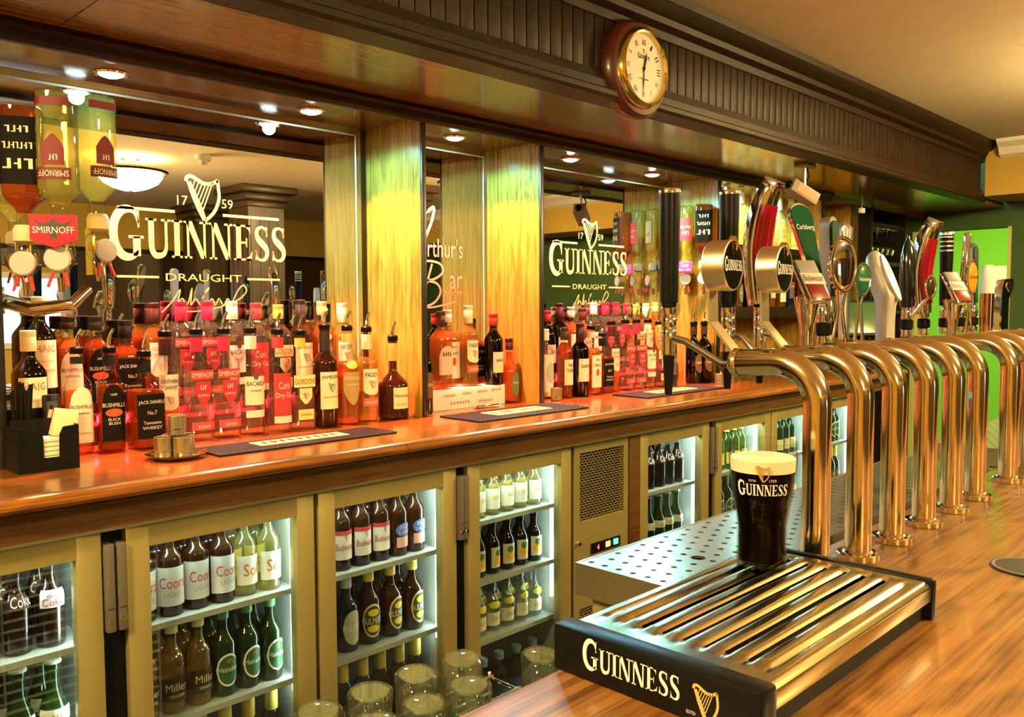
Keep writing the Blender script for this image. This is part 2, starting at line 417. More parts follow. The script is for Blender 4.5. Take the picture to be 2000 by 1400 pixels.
# wall of the lounge behind the camera, with its window
WX0, WX1, WZ0, WZ1 = 2.05, 2.75, z(-.35), z(.33)
fw_ = MB()
fw_.box(XL, WX0, YF - .1, YF, 0, CEIL); fw_.box(WX1, XR, YF - .1, YF, 0, CEIL); fw_.box(WX0, WX1, YF - .1, YF, 0, WZ0); fw_.box(WX0, WX1, YF - .1, YF, WZ1, CEIL)
fw_ = struct(fw_.build('wall_front', M_MUSTARD, smooth=0))
wn = MB()
for a, b, c, d in ((WX0, WX0 + .05, WZ0, WZ1), (WX1 - .05, WX1, WZ0, WZ1), (WX0, WX1, WZ0, WZ0 + .05), (WX0, WX1, WZ1 - .05, WZ1), (2.38, 2.42, WZ0, WZ1)): wn.box(a, b, YF - .08, YF + .02, c, d)
wn = struct(wn.build('window_1', M_WHITE, smooth=0))
for a, b in ((WX0 + .05, 2.38), (2.42, WX1 - .05)): MB().box(a, b, YF - .05, YF - .044, WZ0 + .05, WZ1 - .05).build('window_pane', M_PANE, wn, 0)
struct(MB().box(XL, WX0 - .06, YF, YF + .03, 0, z(.54)).build('trim_2', M_DARKV, smooth=0))
struct(MB().box(WX0 - .06, WX1 + .06, YF, YF + .03, WZ1 + .06, z(.54)).build('trim_6', M_DARKV, smooth=0))
struct(MB().box(WX1 + .06, XR, YF, YF + .03, 0, z(.54)).build('trim_3', M_DARKV, smooth=0))
struct(MB().box(XL, XR, YF, YF + .05, z(.54), z(.58)).build('trim_4', M_DARKWOOD, smooth=0))
# fluted timber columns of the lounge
def column(x, y, wd, label):
    o = thing('timber_column', label, 'column', (x, y, 0))
    h = wd / 2
    b = MB(); b.box(-h, h, -h, h, .12, CEIL - .16)
    b.build('shaft', M_DARKV, o, 0)
    for s in (-1, 1):
        for k in range(4):
            t = -h + wd * (k + .5) / 4
            MB().box(t - .02, t + .02, s * h - .006, s * h + .006, .3, CEIL - .25).build('flute', M_DARKV, o, 0)
            MB().box(s * h - .006, s * h + .006, t - .02, t + .02, .3, CEIL - .25).build('flute', M_DARKV, o, 0)
    MB().box(-h - .03, h + .03, -h - .03, h + .03, 0, .12, .01).build('plinth', M_DARKV, o)
    c = MB(); c.box(-h - .02, h + .02, -h - .02, h + .02, CEIL - .17, CEIL - .12, .01); c.box(-h - .05, h + .05, -h - .05, h + .05, CEIL - .12, CEIL - .06, .02); c.box(-h - .09, h + .09, -h - .09, h + .09, CEIL - .06, CEIL, .015)
    c.build('capital', M_DARKV, o)
column(3.58, -1.67, .32, 'square dark timber column with stepped capital, nearest the ceiling bowl lamp')
column(3.87, -3.2, .30, 'square dark timber column with stepped capital, close to the window wall')
column(4.35, -.75, .30, 'square dark timber column with stepped capital, nearest the bar')
# ceiling bowl lamps
M_BOWLIN = emit('lit_bowl_inside', WARM, LAMP_E * 1.2)
M_BOWL = emit('lit_opal_glass', WARM, LAMP_E)
for i, (lx, ly) in enumerate(LAMPS):
    where = ['seen whole in the first mirror', 'added over the near end of the bar', 'added over the far taps', 'added over the near lounge'][i]
    o = thing('bowl_lamp', 'opal glass ceiling bowl lamp with dark rim, ' + where, 'ceiling lamp', (lx, ly, CEIL), None, 'ceiling bowl lamps')
    MB().lathe([(.205, -.082), (.225, -.080), (.235, -.088), (.225, -.10), (.2, -.104), (.2, -.09), (.205, -.082)], 32).build('rim', M_DARKWOOD, o)
    MB().lathe([(0, 0), (.06, 0), (.06, -.012), (.012, -.02), (.012, -.09), (0, -.09)], 20).build('ceiling_rose', M_BRASS, o)
    MB().lathe([(.203, -.10), (.195, -.125), (.165, -.165), (.11, -.195), (.05, -.212), (0, -.216)], 32).build('bowl', M_BOWL, o)
    MB().lathe([(.012, -.085), (.2, -.088)], 32).build('lit_inside', M_BOWLIN, o)
    MB().lathe([(0, -.212), (.012, -.216), (.012, -.226), (.006, -.235), (0, -.238)], 12).build('finial', M_BRASS, o)
    pass
o = thing('smoke_detector', 'small white smoke detector on the lounge ceiling near the bar', 'detector', (2.57, -.51, CEIL))
MB().lathe([(0, 0), (.05, 0), (.052, -.03), (.045, -.036), (0, -.036)], 24).build('base', M_WHITE, o)
MB().lathe([(0, -.034), (.028, -.036), (.026, -.055), (.012, -.062), (0, -.062)], 20).build('sensor_head', M_WHITE, o)

# ------------------------------------------------------------------ canopy over the bar: soffit, pelmet
PY = 1.65; SZ = z(.63); BZ = z(.60); XE = 5.75
for i, (a, b) in enumerate(((-1.8, .68), (.68, 3.3), (3.3, XR))):
    MB().box(a + .0015, b - .0015, PY - .01, 2.135, SZ, SZ + .02).build('soffit_panel', M_SOFFIT, smooth=0)
sof = struct(MB().box(-1.8, XR, PY - .01, 2.42, SZ + .02, SZ + .04).build('trim_soffit', M_DARKWOOD, smooth=0))
for o in [o for o in bpy.data.objects if o.name.startswith('soffit_panel')]: o.parent = sof
MB().box(-1.8, XR, 2.12, YB, BZ, BZ + .03).build('soffit_panel', M_SOFFIT, sof, 0)
tm = MB(); tm.prism([(2.085, SZ), (2.085, SZ - .012), (2.095, SZ - .02), (2.10, SZ - .036), (2.11, SZ - .044), (2.125, SZ - .044), (2.125, SZ)], -1.8, 4.7, lambda x, y, d: (d, x, y))
struct(tm.build('trim_5', M_DARKWOOD, smooth=0))
pel = thing('fluted_pelmet', 'long dark fluted timber pelmet running over the bar below the ceiling', 'pelmet')
MB().box(-1.8, XE, PY, PY + .05, SZ - .0, CEIL - .004).build('backing_board', M_BLACKWOOD, pel, 0)
FL0, FL1, STEP = z(.712), z(.875), .049
sl = MB().box(-.0226, .0226, -.006, .002, FL0, FL1, .0015).mesh('slat', M_DARKWOOD)
k = 0; x = -.3
while x < XE - .02:
    link('slat', sl, pel, (x, PY, 0)); x += STEP
lm = MB(); lm.prism([(.05, SZ - .003), (-.035, SZ - .003), (-.042, SZ + .006), (-.042, SZ + .02), (-.03, SZ + .028), (-.03, SZ + .05), (-.018, SZ + .056), (-.014, FL0 - .002), (.0, FL0 + .004), (.05, FL0)], -1.8, XE, lambda x, y, d: (d, PY + x, y))
lm.build('lower_moulding', M_DARKWOOD, pel, 25)
cm = MB(); cm.prism([(.05, FL1 - .004), (-.012, FL1 - .004), (-.016, FL1 + .02), (-.04, FL1 + .032), (-.045, FL1 + .05), (-.065, FL1 + .06), (-.085, FL1 + .085), (-.09, CEIL - .003), (.05, CEIL - .003)], -1.8, XE + .04, lambda x, y, d: (d, PY + x, y))
cm.build('cornice', M_DARKWOOD, pel, 25)

# clock
ck = thing('wall_clock', 'round wooden wall clock with brass bezel and cream dial on the pelmet', 'clock', (2.205, PY - .012, z(.737)))
MB().lathe([(0, .01), (.150, .01), (.153, 0), (.150, -.022), (.138, -.036), (.122, -.040), (.118, -.036)], 48, ax='Y').build('case', plain('mahogany', (.07, .014, .006), .3, coat=.3), ck)
MB().lathe([(.123, -.034), (.121, -.050), (.112, -.060), (.106, -.058), (.104, -.044)], 48, ax='Y').build('bezel', metal('clock_brass', (.9, .66, .2), .12), ck)
dial = MB().lathe([(0, -.045), (.105, -.045)], 48, ax='Y').build('dial', col((.80, .76, .66)), ck)
ro = ['XII', 'I', 'II', 'III', 'IV', 'V', 'VI', 'VII', 'VIII', 'IX', 'X', 'XI']
for i, s in enumerate(ro):
    a = -i * PI / 6
    t = fit2d(text2d(s), height=.017, width=min(.006 * len(s) + .002, .02))
    MB().flat2d(t, lambda x, y: (x * math.cos(a) - (y + .070) * math.sin(a), -.0458, x * math.sin(a) + (y + .070) * math.cos(a))).build('numeral', M_BLACK, dial, 0)
MB().flat2d(big_word(.062), lambda x, y: (x, -.0458, y + .027)).build('lettering', M_BLACK, dial, 0)
MB().flat2d(harp2d(.014), lambda x, y: (x, -.0458, y + .045)).build('lettering', M_BLACK, dial, 0)
MB().flat2d(fit2d(bars2d(13), width=.05, height=.005), lambda x, y: (x, -.0458, y - .035)).build('lettering', M_BLACK, dial, 0)
for nm, a, ln, wd in (('hour_hand', -.27, .055, .006), ('minute_hand', -PI * 1.02, .085, .004)):
    MB().flat2d(([(-wd / 2, -.012), (wd / 2, -.012), (wd * .8, ln * .5), (0, ln), (-wd * .8, ln * .5)], [(0, 1, 2, 3, 4)]), lambda x, y: (x * math.cos(a) - y * math.sin(a), -.048, x * math.sin(a) + y * math.cos(a))).build(nm, M_BLACK, ck, 0)
MB().lathe([(0, -.05), (.005, -.05), (.005, -.045)], 12, ax='Y').build('hub', M_BLACK, ck)

# ------------------------------------------------------------------ back bar: worktop, panels, mirrors
ZC = z(-.353)
cnt = thing('back_bar_worktop', 'long varnished orange-brown wooden worktop of the back bar with rounded nose', 'worktop')
nose = [(2.42, -.353), (1.785, -.353), (1.772, -.3545), (1.762, -.360), (1.757, -.368), (1.757, -.374), (1.763, -.382), (1.775, -.386), (1.79, -.386), (2.42, -.386)]
for a, b in ((-1.6, 1.395), (1.397, 4.95)):
    MB().prism([(y, z(q)) for y, q in nose], a, b, lambda x, y, d: (d, x, y)).build('board', M_COUNTER, cnt, 30)
MB().prism([(1.785, z(-.386)), (1.778, z(-.392)), (1.79, z(-.398)), (1.80, z(-.41)), (1.80, z(-.448)), (1.84, z(-.448)), (1.84, z(-.386))], -1.6, 4.95, lambda x, y, d: (d, x, y)).build('apron', M_APRON, cnt, 30)
MB().box(-1.6, 4.95, 1.798, 1.83, z(-.4545), z(-.448)).build('metal_rail', M_STEELH, cnt, 0)
PANELS = [(.54, .556), (1.752, 1.768), (2.309, 2.325), (3.538, 3.556), (4.628, 4.645)]
pl = ['beside the black straw caddy', 'between the first mirror and the narrow bay', 'between the narrow bay and the third bay', 'carrying the far optics', 'closing the lit shelf bay']
for (a, b), wh in zip(PANELS, pl):
    o = thing('bay_panel', 'upright oak divider panel with black front lipping, ' + wh, 'panel', (0, 0, 0), None, 'oak dividers of the back bar')
    MB().box(a, b, 2.13, YB, ZC, BZ).build('board', M_OAK, o, 0)
    MB().box(a - .001, b + .001, 2.12, 2.13, ZC, BZ, .002).build('lipping', M_BLACKWOOD, o)
def mirror(x0, x1, z0, z1, label):
    o = thing('wall_mirror', label, 'mirror')
    Y0, Y1, bv = 2.400, 2.4035, .024
    MB().add([(x0 + bv, Y0, z0 + bv), (x1 - bv, Y0, z0 + bv), (x1 - bv, Y0, z1 - bv), (x0 + bv, Y0, z1 - bv)], [(0, 1, 2, 3)]).build('mirror_glass', M_MIRROR, o, 0)
    b = MB().add([(x0, Y1, z0), (x1, Y1, z0), (x1, Y1, z1), (x0, Y1, z1), (x0 + bv, Y0, z0 + bv), (x1 - bv, Y0, z0 + bv), (x1 - bv, Y0, z1 - bv), (x0 + bv, Y0, z1 - bv)], [(0, 1, 5, 4), (1, 2, 6, 5), (2, 3, 7, 6), (3, 0, 4, 7)])
    b.build('bevel', M_BEVEL, o, 0)
    g = MB(); y_ = Y0 - .0008; t_ = .0028
    for a, c, d, e in ((x0 + bv, x1 - bv, z1 - bv - t_, z1 - bv + t_), (x0 + bv, x1 - bv, z0 + bv - t_, z0 + bv + t_), (x0 + bv - t_, x0 + bv + t_, z0 + bv, z1 - bv), (x1 - bv - t_, x1 - bv + t_, z0 + bv, z1 - bv)): g.add([(a, y_, d), (c, y_, d), (c, y_, e), (a, y_, e)], [(0, 1, 2, 3)])
    g.build('bevel_glint_line', plain('glint_white', (.85, .9, .88), .4), o, 0)  # white line painted in for the glint along the bevel
    MB().box(x0, x1, Y1 + .001, YB - .002, z0, z1).build('backing', M_BLACK, o, 0)
    return o
def gilt(o, cx, y=2.3985):
    mp = lambda dx, dz: (lambda a, b: (cx + dx + a, y, z(dz) + b))
    L = [(big_word(.535), 0, .132), (harp2d(.128), 0, .255), (rect2d(-.245, -.085, 0, .008), 0, .272), (rect2d(.06, .245, 0, .008), 0, .272),
         (fit2d(text2d('DRAUGHT'), width=.231, height=.0215), 0, .079), (rect2d(-.25, -.135, 0, .006), 0, .086), (rect2d(.135, .245, 0, .006), 0, .086),
         (fit2d(text2d('17'), height=.027), -.062, .296), (fit2d(text2d('59'), height=.027), .075, .296)]
    sig = spline2d([(-.13, -.01), (-.1, .02), (-.075, .055), (-.085, .01), (-.07, .03), (-.055, .012), (-.04, .06), (-.045, .01), (-.03, .03), (-.015, .012), (0, .05), (.012, .06), (-.01, .03), (.005, .008), (.02, .03), (.03, .01), (.042, .03), (.055, .01), (.07, .03), (.08, .012), (.1, .05), (.12, .07), (.13, .05), (.09, .02), (.0, -.005), (-.08, -.008)], 4)
    L.append((ribbon2d(sig, .0035), 0, .0))
    for vf, dx, dz in L: MB().flat2d(vf, mp(dx, dz)).build('lettering', M_CREAMTXT, o, 0)
m1 = mirror(.556, 1.719, ZC, BZ, 'wide ground-edged mirror with cream harp and lettering in the bay beside the caddy'); gilt(m1, 1.158)
m2 = mirror(1.768, 2.309, ZC, BZ, 'narrow ground-edged mirror with pink script lettering in the middle bay')
m3 = mirror(2.325, 3.538, ZC, BZ, 'wide ground-edged mirror with cream harp and lettering behind the far optics'); gilt(m3, 2.93)
def m2t(vf, dx, dz):
    MB().flat2d(vf, lambda a, b: (2.035 + dx + a, 2.3985, z(dz) + b)).build('lettering', col((.62, .28, .20)), m2, 0)
m2t(ribbon2d(spline2d([(-.09, -.02), (-.06, .05), (-.01, .12), (.03, .15), (.02, .10), (-.01, .04), (-.035, -.02), (-.05, -.03)]), [.004] * 14 + [.012] * 20 + [.008] * 9), -.03, .215)
m2t(ribbon2d([(-.06, .035), (.0, .045)], .004), -.03, .215)
m2t(fit2d(text2d("rthur's"), height=.07, width=.17), .055, .185)
m2t(ribbon2d(spline2d([(-.11, .10), (-.06, .14), (.0, .15), (.05, .14), (.06, .11), (.02, .085), (-.02, .08), (.03, .07), (.05, .04), (.02, .0), (-.04, -.015), (-.1, .01)]), .008), -.02, .02)
m2t(ribbon2d(spline2d([(.01, .14), (-.02, .06), (-.05, .0), (-.1, -.02)]), [.008] * 10 + [.014] * 9), -.02, .02)
m2t(fit2d(text2d('ar'), height=.05, width=.065), .105, .07)
m2t(fit2d(text2d('Est 1759'), width=.085), .09, .045)
m2t(ribbon2d(spline2d([(-.14, .0), (-.08, -.012), (0, -.012), (.1, .008)]), .006), 0, .015)
# downlights in the bays
M_LED = emit('led_cyan_white', (0.70, 1.0, 0.93), 90.0)
for i, dx in enumerate(DOWNS):
    o = thing('downlight', 'small recessed cyan-white downlight, %s along the bay ceiling from the caddy' % ORD[i], 'downlight', (dx, 2.275, BZ), None, 'downlights of the back bar')
    MB().lathe([(.032, 0), (.042, 0), (.043, -.003), (.038, -.008), (.032, -.006)], 24).build('ring', M_CHROME, o)
    MB().lathe([(0, -.014), (.015, -.012), (.026, -.008), (.032, -.003)], 20).build('lens', M_LED, o)
    for wt, c, ang, bl in ((DOWN_W, (.22, .78, 1.0), 164, .25), (DOWN_Y, (1.0, .64, .07), 116, .12), (DOWN_R, (1.0, .03, .05), 66, .9)):
        light('downlight_beam', lamp_data('downlight_beam', 'SPOT', wt, c, spot_size=math.radians(ang), spot_blend=bl, shadow_soft_size=.02), (dx, 2.275, BZ - .018))
# bottle steps along the foot of the mirrors, with an added red glow strip
M_RED = emit('added_red_glow', (1.0, 0.05, 0.06), 1.0)
ZS = z(-.272)
for x0, x1, wh in ((.62, 1.65, 'first'), (2.36, 3.50, 'third')):
    o = thing('bottle_step', 'low dark bottle step with added red light strip at the foot of the %s mirror' % wh, 'step')
    MB().box(x0, x1, 2.312, 2.396, ZC, ZS, .003).build('riser', plain('step_acrylic', (.10, .02, .012), .3), o)
    MB().box(x0, x0 + (x1 - x0) * (.62 if wh == 'first' else .8), 2.306, 2.312, ZC + .05, ZC + .062).build('added_glow_strip', M_RED, o, 0)  # unseen strip, added for a red glow behind the bottles
    sx = x0 + (x1 - x0) * (.62 if wh == 'first' else .8)
    light('added_red_light', lamp_data('added_red_light', 'AREA', RED_W * (sx - x0), (1.0, .045, .06), shape='RECTANGLE', size=sx - x0 - .04, size_y=.02), ((x0 + sx) / 2, 2.304, ZC + .066), (math.radians(-100), 0, 0))

# ------------------------------------------------------------------ bottles
def bprof(Ht, R, hs, hn, rn, foot=.006, lip=.0022, curve=1.0):
    p = [(0, 0), (R * .90, 0), (R, foot), (R, hs)]
    n = 7
    for i in range(1, n + 1):
        t = i / n; k = (1 + math.cos(PI * t ** curve)) / 2
        p.append((rn + (R - rn) * k, hs + (hn - hs) * t))
    p += [(rn, Ht - .018), (rn + lip, Ht - .016), (rn + lip, Ht)]
    return p
def rad_at(p, h):
    for (r0, h0), (r1, h1) in zip(p, p[1:]):
        if h0 <= h <= h1 and h1 > h0: return r0 + (r1 - r0) * (h - h0) / (h1 - h0)
    return p[-1][0]
def patch(p, sq, a, z0, z1, shape='rect', off=.0007, na=12, nz=5, ca=0.0):
    """Label wrapped on the bottle around its front (-Y)."""
    b = MB(); rows = []
    for j in range(na + 1):
        th = ca - a + 2 * a * j / na; u = (th - ca) / a
        lo, hi = z0, z1
        if shape == 'arch': hi = z0 + (z1 - z0) * (.62 + .38 * math.sqrt(max(0, 1 - u * u)))
        if shape == 'oval': m_, h_ = (z0 + z1) / 2, (z1 - z0) / 2 * math.sqrt(max(.0004, 1 - u * u)); lo, hi = m_ - h_, m_ + h_
        if shape == 'shield': lo = z0 + (z1 - z0) * .42 * abs(u) ** 1.6
        if shape == 'tomb': lo = z0 + (z1 - z0) * .2 * (1 - math.sqrt(max(0, 1 - u * u)))
        row = []
        for i in range(nz + 1):
            h = lo + (hi - lo) * i / nz; r = rad_at(p, h) + off
            x, y = sect(th - PI / 2, r, sq); row.append(len(b.v)); b.v.append((x, y, h))
        rows.append(row)
    for q, w_ in zip(rows, rows[1:]):
        for i in range(nz): b.f.append((q[i], w_[i], w_[i + 1], q[i + 1])); b.mi.append(0)
    return b
def wrap(p, sq, vf, zc, off=.0016, ca=0.0):
    R = rad_at(p, zc)
    def mp(x, y):
        h = zc + y; th = x / R + ca; r = rad_at(p, h) + off; X, Y = sect(th - PI / 2, r, sq); return (X, Y, h)
    return MB().flat2d(vf, mp)
SPEC = {}; MESH = {}
GLASS_T = {'clear': (.95, .96, .93), 'green': (.12, .30, .08), 'dark': (.025, .02, .012), 'brown': (.30, .12, .03), 'blue': (.10, .2, .45), 'paleg': (.55, .75, .45)}
for k, v in GLASS_T.items(): glassy('bottle_glass_' + k, v, body=.0 if k in ('clear', 'paleg') else .12, edge=.5)
LIQ = {'water': ((.95, .93, .84), .03), 'amber': ((.95, .45, .10), .20), 'deep': ((.60, .16, .03), .25), 'gold': ((.98, .72, .22), .18), 'straw': ((.98, .90, .50), .12), 'pale': ((.98, .90, .42), .08), 'cola': ((.05, .012, .004), .5), 'red': ((.5, .05, .03), .4)}  # pale: clear spirit with the yellow light on the optics put into its colour
for k, (c, b) in LIQ.items(): glassy('liquid_' + k, c, body=b, edge=.8, refl=.12, bodycol=c)
def spec(key, noun, Ht, R, hs, hn, rn, glass='clear', liq='amber', fill=.6, cap=(.02, .02, .02), caplen=.045, sq=0.0, labels=(), curve=1.0, capr=.0022):
    SPEC[key] = dict(noun=noun, H=Ht, R=R, p=bprof(Ht, R, hs, hn, rn, curve=curve), rn=rn, glass=glass, liq=liq, fill=fill, cap=cap, caplen=caplen, sq=sq, labels=labels, capr=capr)
def bottle_parts(key, top, seg):
    kk = (key, top, seg)
    if kk in MESH: return MESH[kk]
    S = SPEC[key]; p = S['p']; out = []
    out.append(('glass_body', MB().lathe(p, seg, sq=S['sq']).mesh('glass_body', MATS['bottle_glass_' + S['glass']]), None))
    if S['liq']:
        hf = S['fill'] * S['H'] if top == 'pour' else max(S['fill'], .80) * S['H']
        q = [(max(r - .0022, 0), max(h, .005)) for r, h in p if h < hf]; q.append((rad_at(p, hf) - .0022, hf)); q.append((0, hf))
        out.append(('liquid', MB().lathe(q, seg, sq=S['sq']).mesh('liquid', MATS['liquid_' + S['liq']]), None))
    if top == 'cap':
        r = S['rn'] + S['capr'] + .001; h0 = S['H'] - S['caplen']
        b = MB().lathe([(r - .0005, h0), (r, h0 + .001), (r, S['H'] - .012), (r - .0006, S['H'] - .011), (r, S['H'] - .010), (r, S['H'] + .002), (r - .0015, S['H'] + .004), (0, S['H'] + .004)], seg)
        out.append(('cap', b.mesh('cap', col(S['cap'], .3)), None))
    elif top == 'crown':
        r = S['rn'] + .005; b = MB().lathe([(r, S['H'] - .004), (r, S['H']), (r - .003, S['H'] + .003), (0, S['H'] + .0035)], seg)
        out.append(('crown_cap', b.mesh('crown_cap', col(S['cap'], .3)), None))
    elif top == 'pour':
        hh = S['H']; r = S['rn'] + .003
        b = MB().lathe([(r, hh - .006), (r + .001, hh - .004), (r + .001, hh + .008), (r - .003, hh + .012), (0, hh + .012)], 14)
        out.append(('pourer_collar', b.mesh('pourer_collar', M_BLACK), None))
        b = MB().tube([(0, 0, hh + .010), (0, 0, hh + .026), (.004, 0, hh + .040), (.012, 0, hh + .054)], [.0052, .0042, .0038, .0034], 10)
        out.append(('pourer_spout', b.mesh('pourer_spout', M_CHROME), None))
        if S.get('neck'): pass
        b = MB().lathe([(S['rn'] + .0028, hh - S['caplen']), (S['rn'] + .003, hh - S['caplen'] + .002), (S['rn'] + .003, hh - .014), (S['rn'] + .002, hh - .0135)], 14)
        out.append(('neck_foil', b.mesh('neck_foil', col(S['cap'], .35)), None))
    for L in S['labels']:
        a, z0, z1, c = L[:4]; shape = L[4] if len(L) > 4 else 'rect'; texts = L[5] if len(L) > 5 else ()
        lt = []
        for t in texts:
            s, zc, wd, ht, tc = t[:5]
            vf = big_word(wd) if s == '@' else harp2d(ht) if s == '#' else fit2d(bars2d(int(s[1:])) if s[0] == '~' else text2d(s), width=wd, height=ht)
            lt.append(('lettering', wrap(p, S['sq'], vf, zc).mesh('lettering', col(tc, .5), 0)))
        off = .0007 if len(L) < 7 else L[6]
        out.append(('paper_label', patch(p, S['sq'], a, z0, z1, shape, off).mesh('paper_label', col(c, .5), 0 if S['sq'] else 35), lt))
    MESH[kk] = out
    return out
def bottle(key, loc, label, top='cap', group=None, turn=0.0, seg=20, flip=False, cat='bottle'):
    o = thing(SPEC[key]['noun'], label, cat, loc, (PI if flip else 0, 0, turn + (PI if flip else 0)), group)
    for nm, me, subs in bottle_parts(key, top, seg):
        c = link(nm, me, o)
        for sn, sm in (subs or ()): link(sn, sm, c)
    return o
W_, K_, RD = (.80, .72, .58), (.007, .006, .006), (.55, .03, .05)
CR = (.85, .74, .52)
spec('white_label_whiskey', 'whiskey_bottle', .250, .0300, .165, .205, .0125, 'clear', 'amber', .62, (.02, .02, .02), .030, .25,
     [(.85, .028, .165, (.86, .78, .62), 'arch', [('BUSHMILLS', .112, .044, .009, K_), ('~8', .098, .03, .005, K_), ('~13', .05, .035, .004, (.5, .1, .05))])])
spec('black_label_whiskey', 'whiskey_bottle', .250, .0300, .165, .205, .0125, 'clear', 'deep', .66, (.02, .02, .02), .034, .25,
     [(.85, .028, .168, K_, 'arch', [('BUSHMILLS', .112, .046, .010, W_), ('BLACK', .078, .026, .007, CR), ('BUSH', .068, .024, .007, CR), ('1608', .14, .014, .006, CR)]), (.62, .088, .108, (.62, .10, .05), 'oval', (), .0012)])
spec('square_whiskey', 'whiskey_bottle', .238, .0385, .145, .182, .0135, 'clear', 'deep', .62, (.015, .015, .015), .045, .62,
     [(.80, .028, .140, K_, 'rect', [('JACK DANIELS', .113, .056, .011, W_), ('Tennessee', .064, .04, .008, W_), ('WHISKEY', .051, .044, .008, W_), ('No.7', .088, .022, .010, W_)])])
spec('ribbed_liqueur', 'liqueur_bottle', .285, .0335, .185, .235, .0135, 'clear', 'amber', .42, (.05, .015, .015), .055, 0,
     [(.82, .085, .180, (.86, .74, .60), 'tomb', [('SOUTHERN', .157, .046, .010, K_), ('COMFORT', .140, .044, .010, K_), ('#', .102, .03, .02, (.45, .33, .25))])])
spec('red_label_vodka', 'vodka_bottle', .290, .0370, .205, .245, .0135, 'clear', 'water', .58, (.55, .03, .09), .052, .25,
     [(.80, .165, .190, (.60, .05, .07), 'rect', [('SMIRNOFF', .171, .054, .013, W_)]), (.52, .095, .160, (.50, .03, .05), 'shield', [('~3', .138, .016, .012, W_), ('~5', .12, .026, .006, (.85, .6, .6))]), (.80, .03, .052, (.6, .08, .1), 'rect', [('~6', .035, .03, .008, (.9, .7, .6))])])
spec('white_rum', 'rum_bottle', .290, .0360, .190, .240, .0135, 'clear', 'water', .45, (.80, .74, .66), .05, 0,
     [(.85, .085, .165, (.84, .76, .64), 'rect', [('BACARDI', .138, .050, .013, K_), ('~8', .122, .03, .005, K_)]), (.22, .155, .178, (.12, .06, .04), 'oval', (), .0012), (.8, .05, .07, (.84, .74, .6), 'rect', ())])
spec('red_label_gin', 'gin_bottle', .285, .0360, .190, .240, .0135, 'clear', 'water', .5, (.58, .05, .06), .045, 0,
     [(.85, .05, .170, (.60, .045, .05), 'rect', [('Cork', .125, .034, .020, W_), ('Dry Gin', .095, .050, .020, W_)]), (.85, .028, .048, (.85, .72, .62), 'rect', ())])
spec('yellow_label_gin', 'gin_bottle', .280, .0350, .185, .235, .0130, 'clear', 'water', .52, (.80, .55, .10), .04, .55,
     [(.86, .125, .160, (.88, .72, .36), 'rect', [('GORDONS', .133, .058, .016, (.25, .08, .02))]), (.5, .075, .122, (.85, .68, .36), 'shield', [('#', .09, .02, .018, (.45, .12, .05))]), (.6, .03, .06, (.88, .66, .22), 'rect', [('~10', .042, .03, .006, (.3, .1, .02))])])
spec('green_whiskey', 'whiskey_bottle', .295, .0360, .190, .235, .0130, 'brown', 'deep', .75, (.03, .02, .02), .075, 0,
     [(.95, .055, .165, (.88, .76, .52), 'rect', [('JAMESON', .142, .060, .013, K_), ('#', .105, .02, .026, (.10, .25, .12)), ('~13', .088, .05, .005, (.4, .15, .08))])])
spec('gold_shield_whiskey', 'whiskey_bottle', .290, .0350, .165, .240, .0130, 'clear', 'amber', .66, (.80, .55, .2), .04, 0,
     [(.85, .06, .160, (.42, .27, .10), 'shield', [('POWERS', .136, .05, .011, W_), ('~10', .12, .04, .006, (.9, .75, .5))]), (.6, .17, .195, (.95, .75, .15), 'oval', ())], curve=1.3)
spec('pale_label_whiskey', 'whiskey_bottle', .285, .0345, .180, .235, .0130, 'clear', 'gold', .7, (.85, .70, .45), .06, 0,
     [(.85, .085, .165, (.88, .78, .58), 'tomb', [('PADDY', .140, .044, .014, K_), ('#', .105, .02, .024, (.55, .15, .08))]), (.85, .05, .075, (.72, .14, .1), 'rect', [('~7', .058, .04, .008, W_)])])
spec('round_cognac', 'cognac_bottle', .255, .0480, .105, .158, .0125, 'brown', 'deep', .62, (.70, .42, .12), .07, 0,
     [(.62, .035, .102, (.86, .70, .42), 'rect', [('Hennessy', .068, .052, .014, K_), ('~6', .045, .04, .006, (.4, .2, .05))])])
spec('cream_label_whisky', 'whisky_bottle', .300, .0375, .200, .245, .0140, 'dark', 'deep', .8, (.80, .66, .40), .045, 0,
     [(.9, .075, .195, (.85, .74, .50), 'rect', [('HAIG', .165, .05, .018, (.35, .2, .1)), ('~10', .14, .04, .005, (.5, .25, .1)), ('~7', .115, .04, .008, (.5, .25, .1))])])
spec('white_coconut', 'liqueur_bottle', .265, .0340, .175, .220, .0130, 'clear', 'water', .9, (.8, .75, .7), .04, 0,
     [(3.1, .01, .17, (.84, .82, .80), 'rect', ()), (.6, .06, .14, (.45, .5, .5), 'oval', (), .0012)])
spec('bird_bourbon', 'bourbon_bottle', .270, .0340, .175, .225, .0130, 'clear', 'deep', .7, (.05, .03, .03), .045, 0,
     [(.9, .05, .15, (.84, .70, .52), 'rect', [('WILD', .12, .03, .014, K_), ('TURKEY', .10, .044, .014, K_)])])
spec('dark_wine', 'wine_bottle', .285, .0360, .185, .225, .0130, 'dark', 'red', .85, (.04, .012, .015), .07, 0, [(.9, .06, .15, (.80, .72, .60), 'rect', [('~6', .115, .044, .012, K_)])])
spec('white_label_bourbon', 'bourbon_bottle', .270, .0350, .165, .215, .0135, 'clear', 'amber', .7, (.75, .70, .6), .04, .5,
     [(.8, .03, .16, (.84, .74, .62), 'rect', [('Jim', .135, .02, .012, K_), ('Beam', .115, .03, .012, K_)]), (.25, .075, .105, (.6, .06, .06), 'oval', (), .0012)])
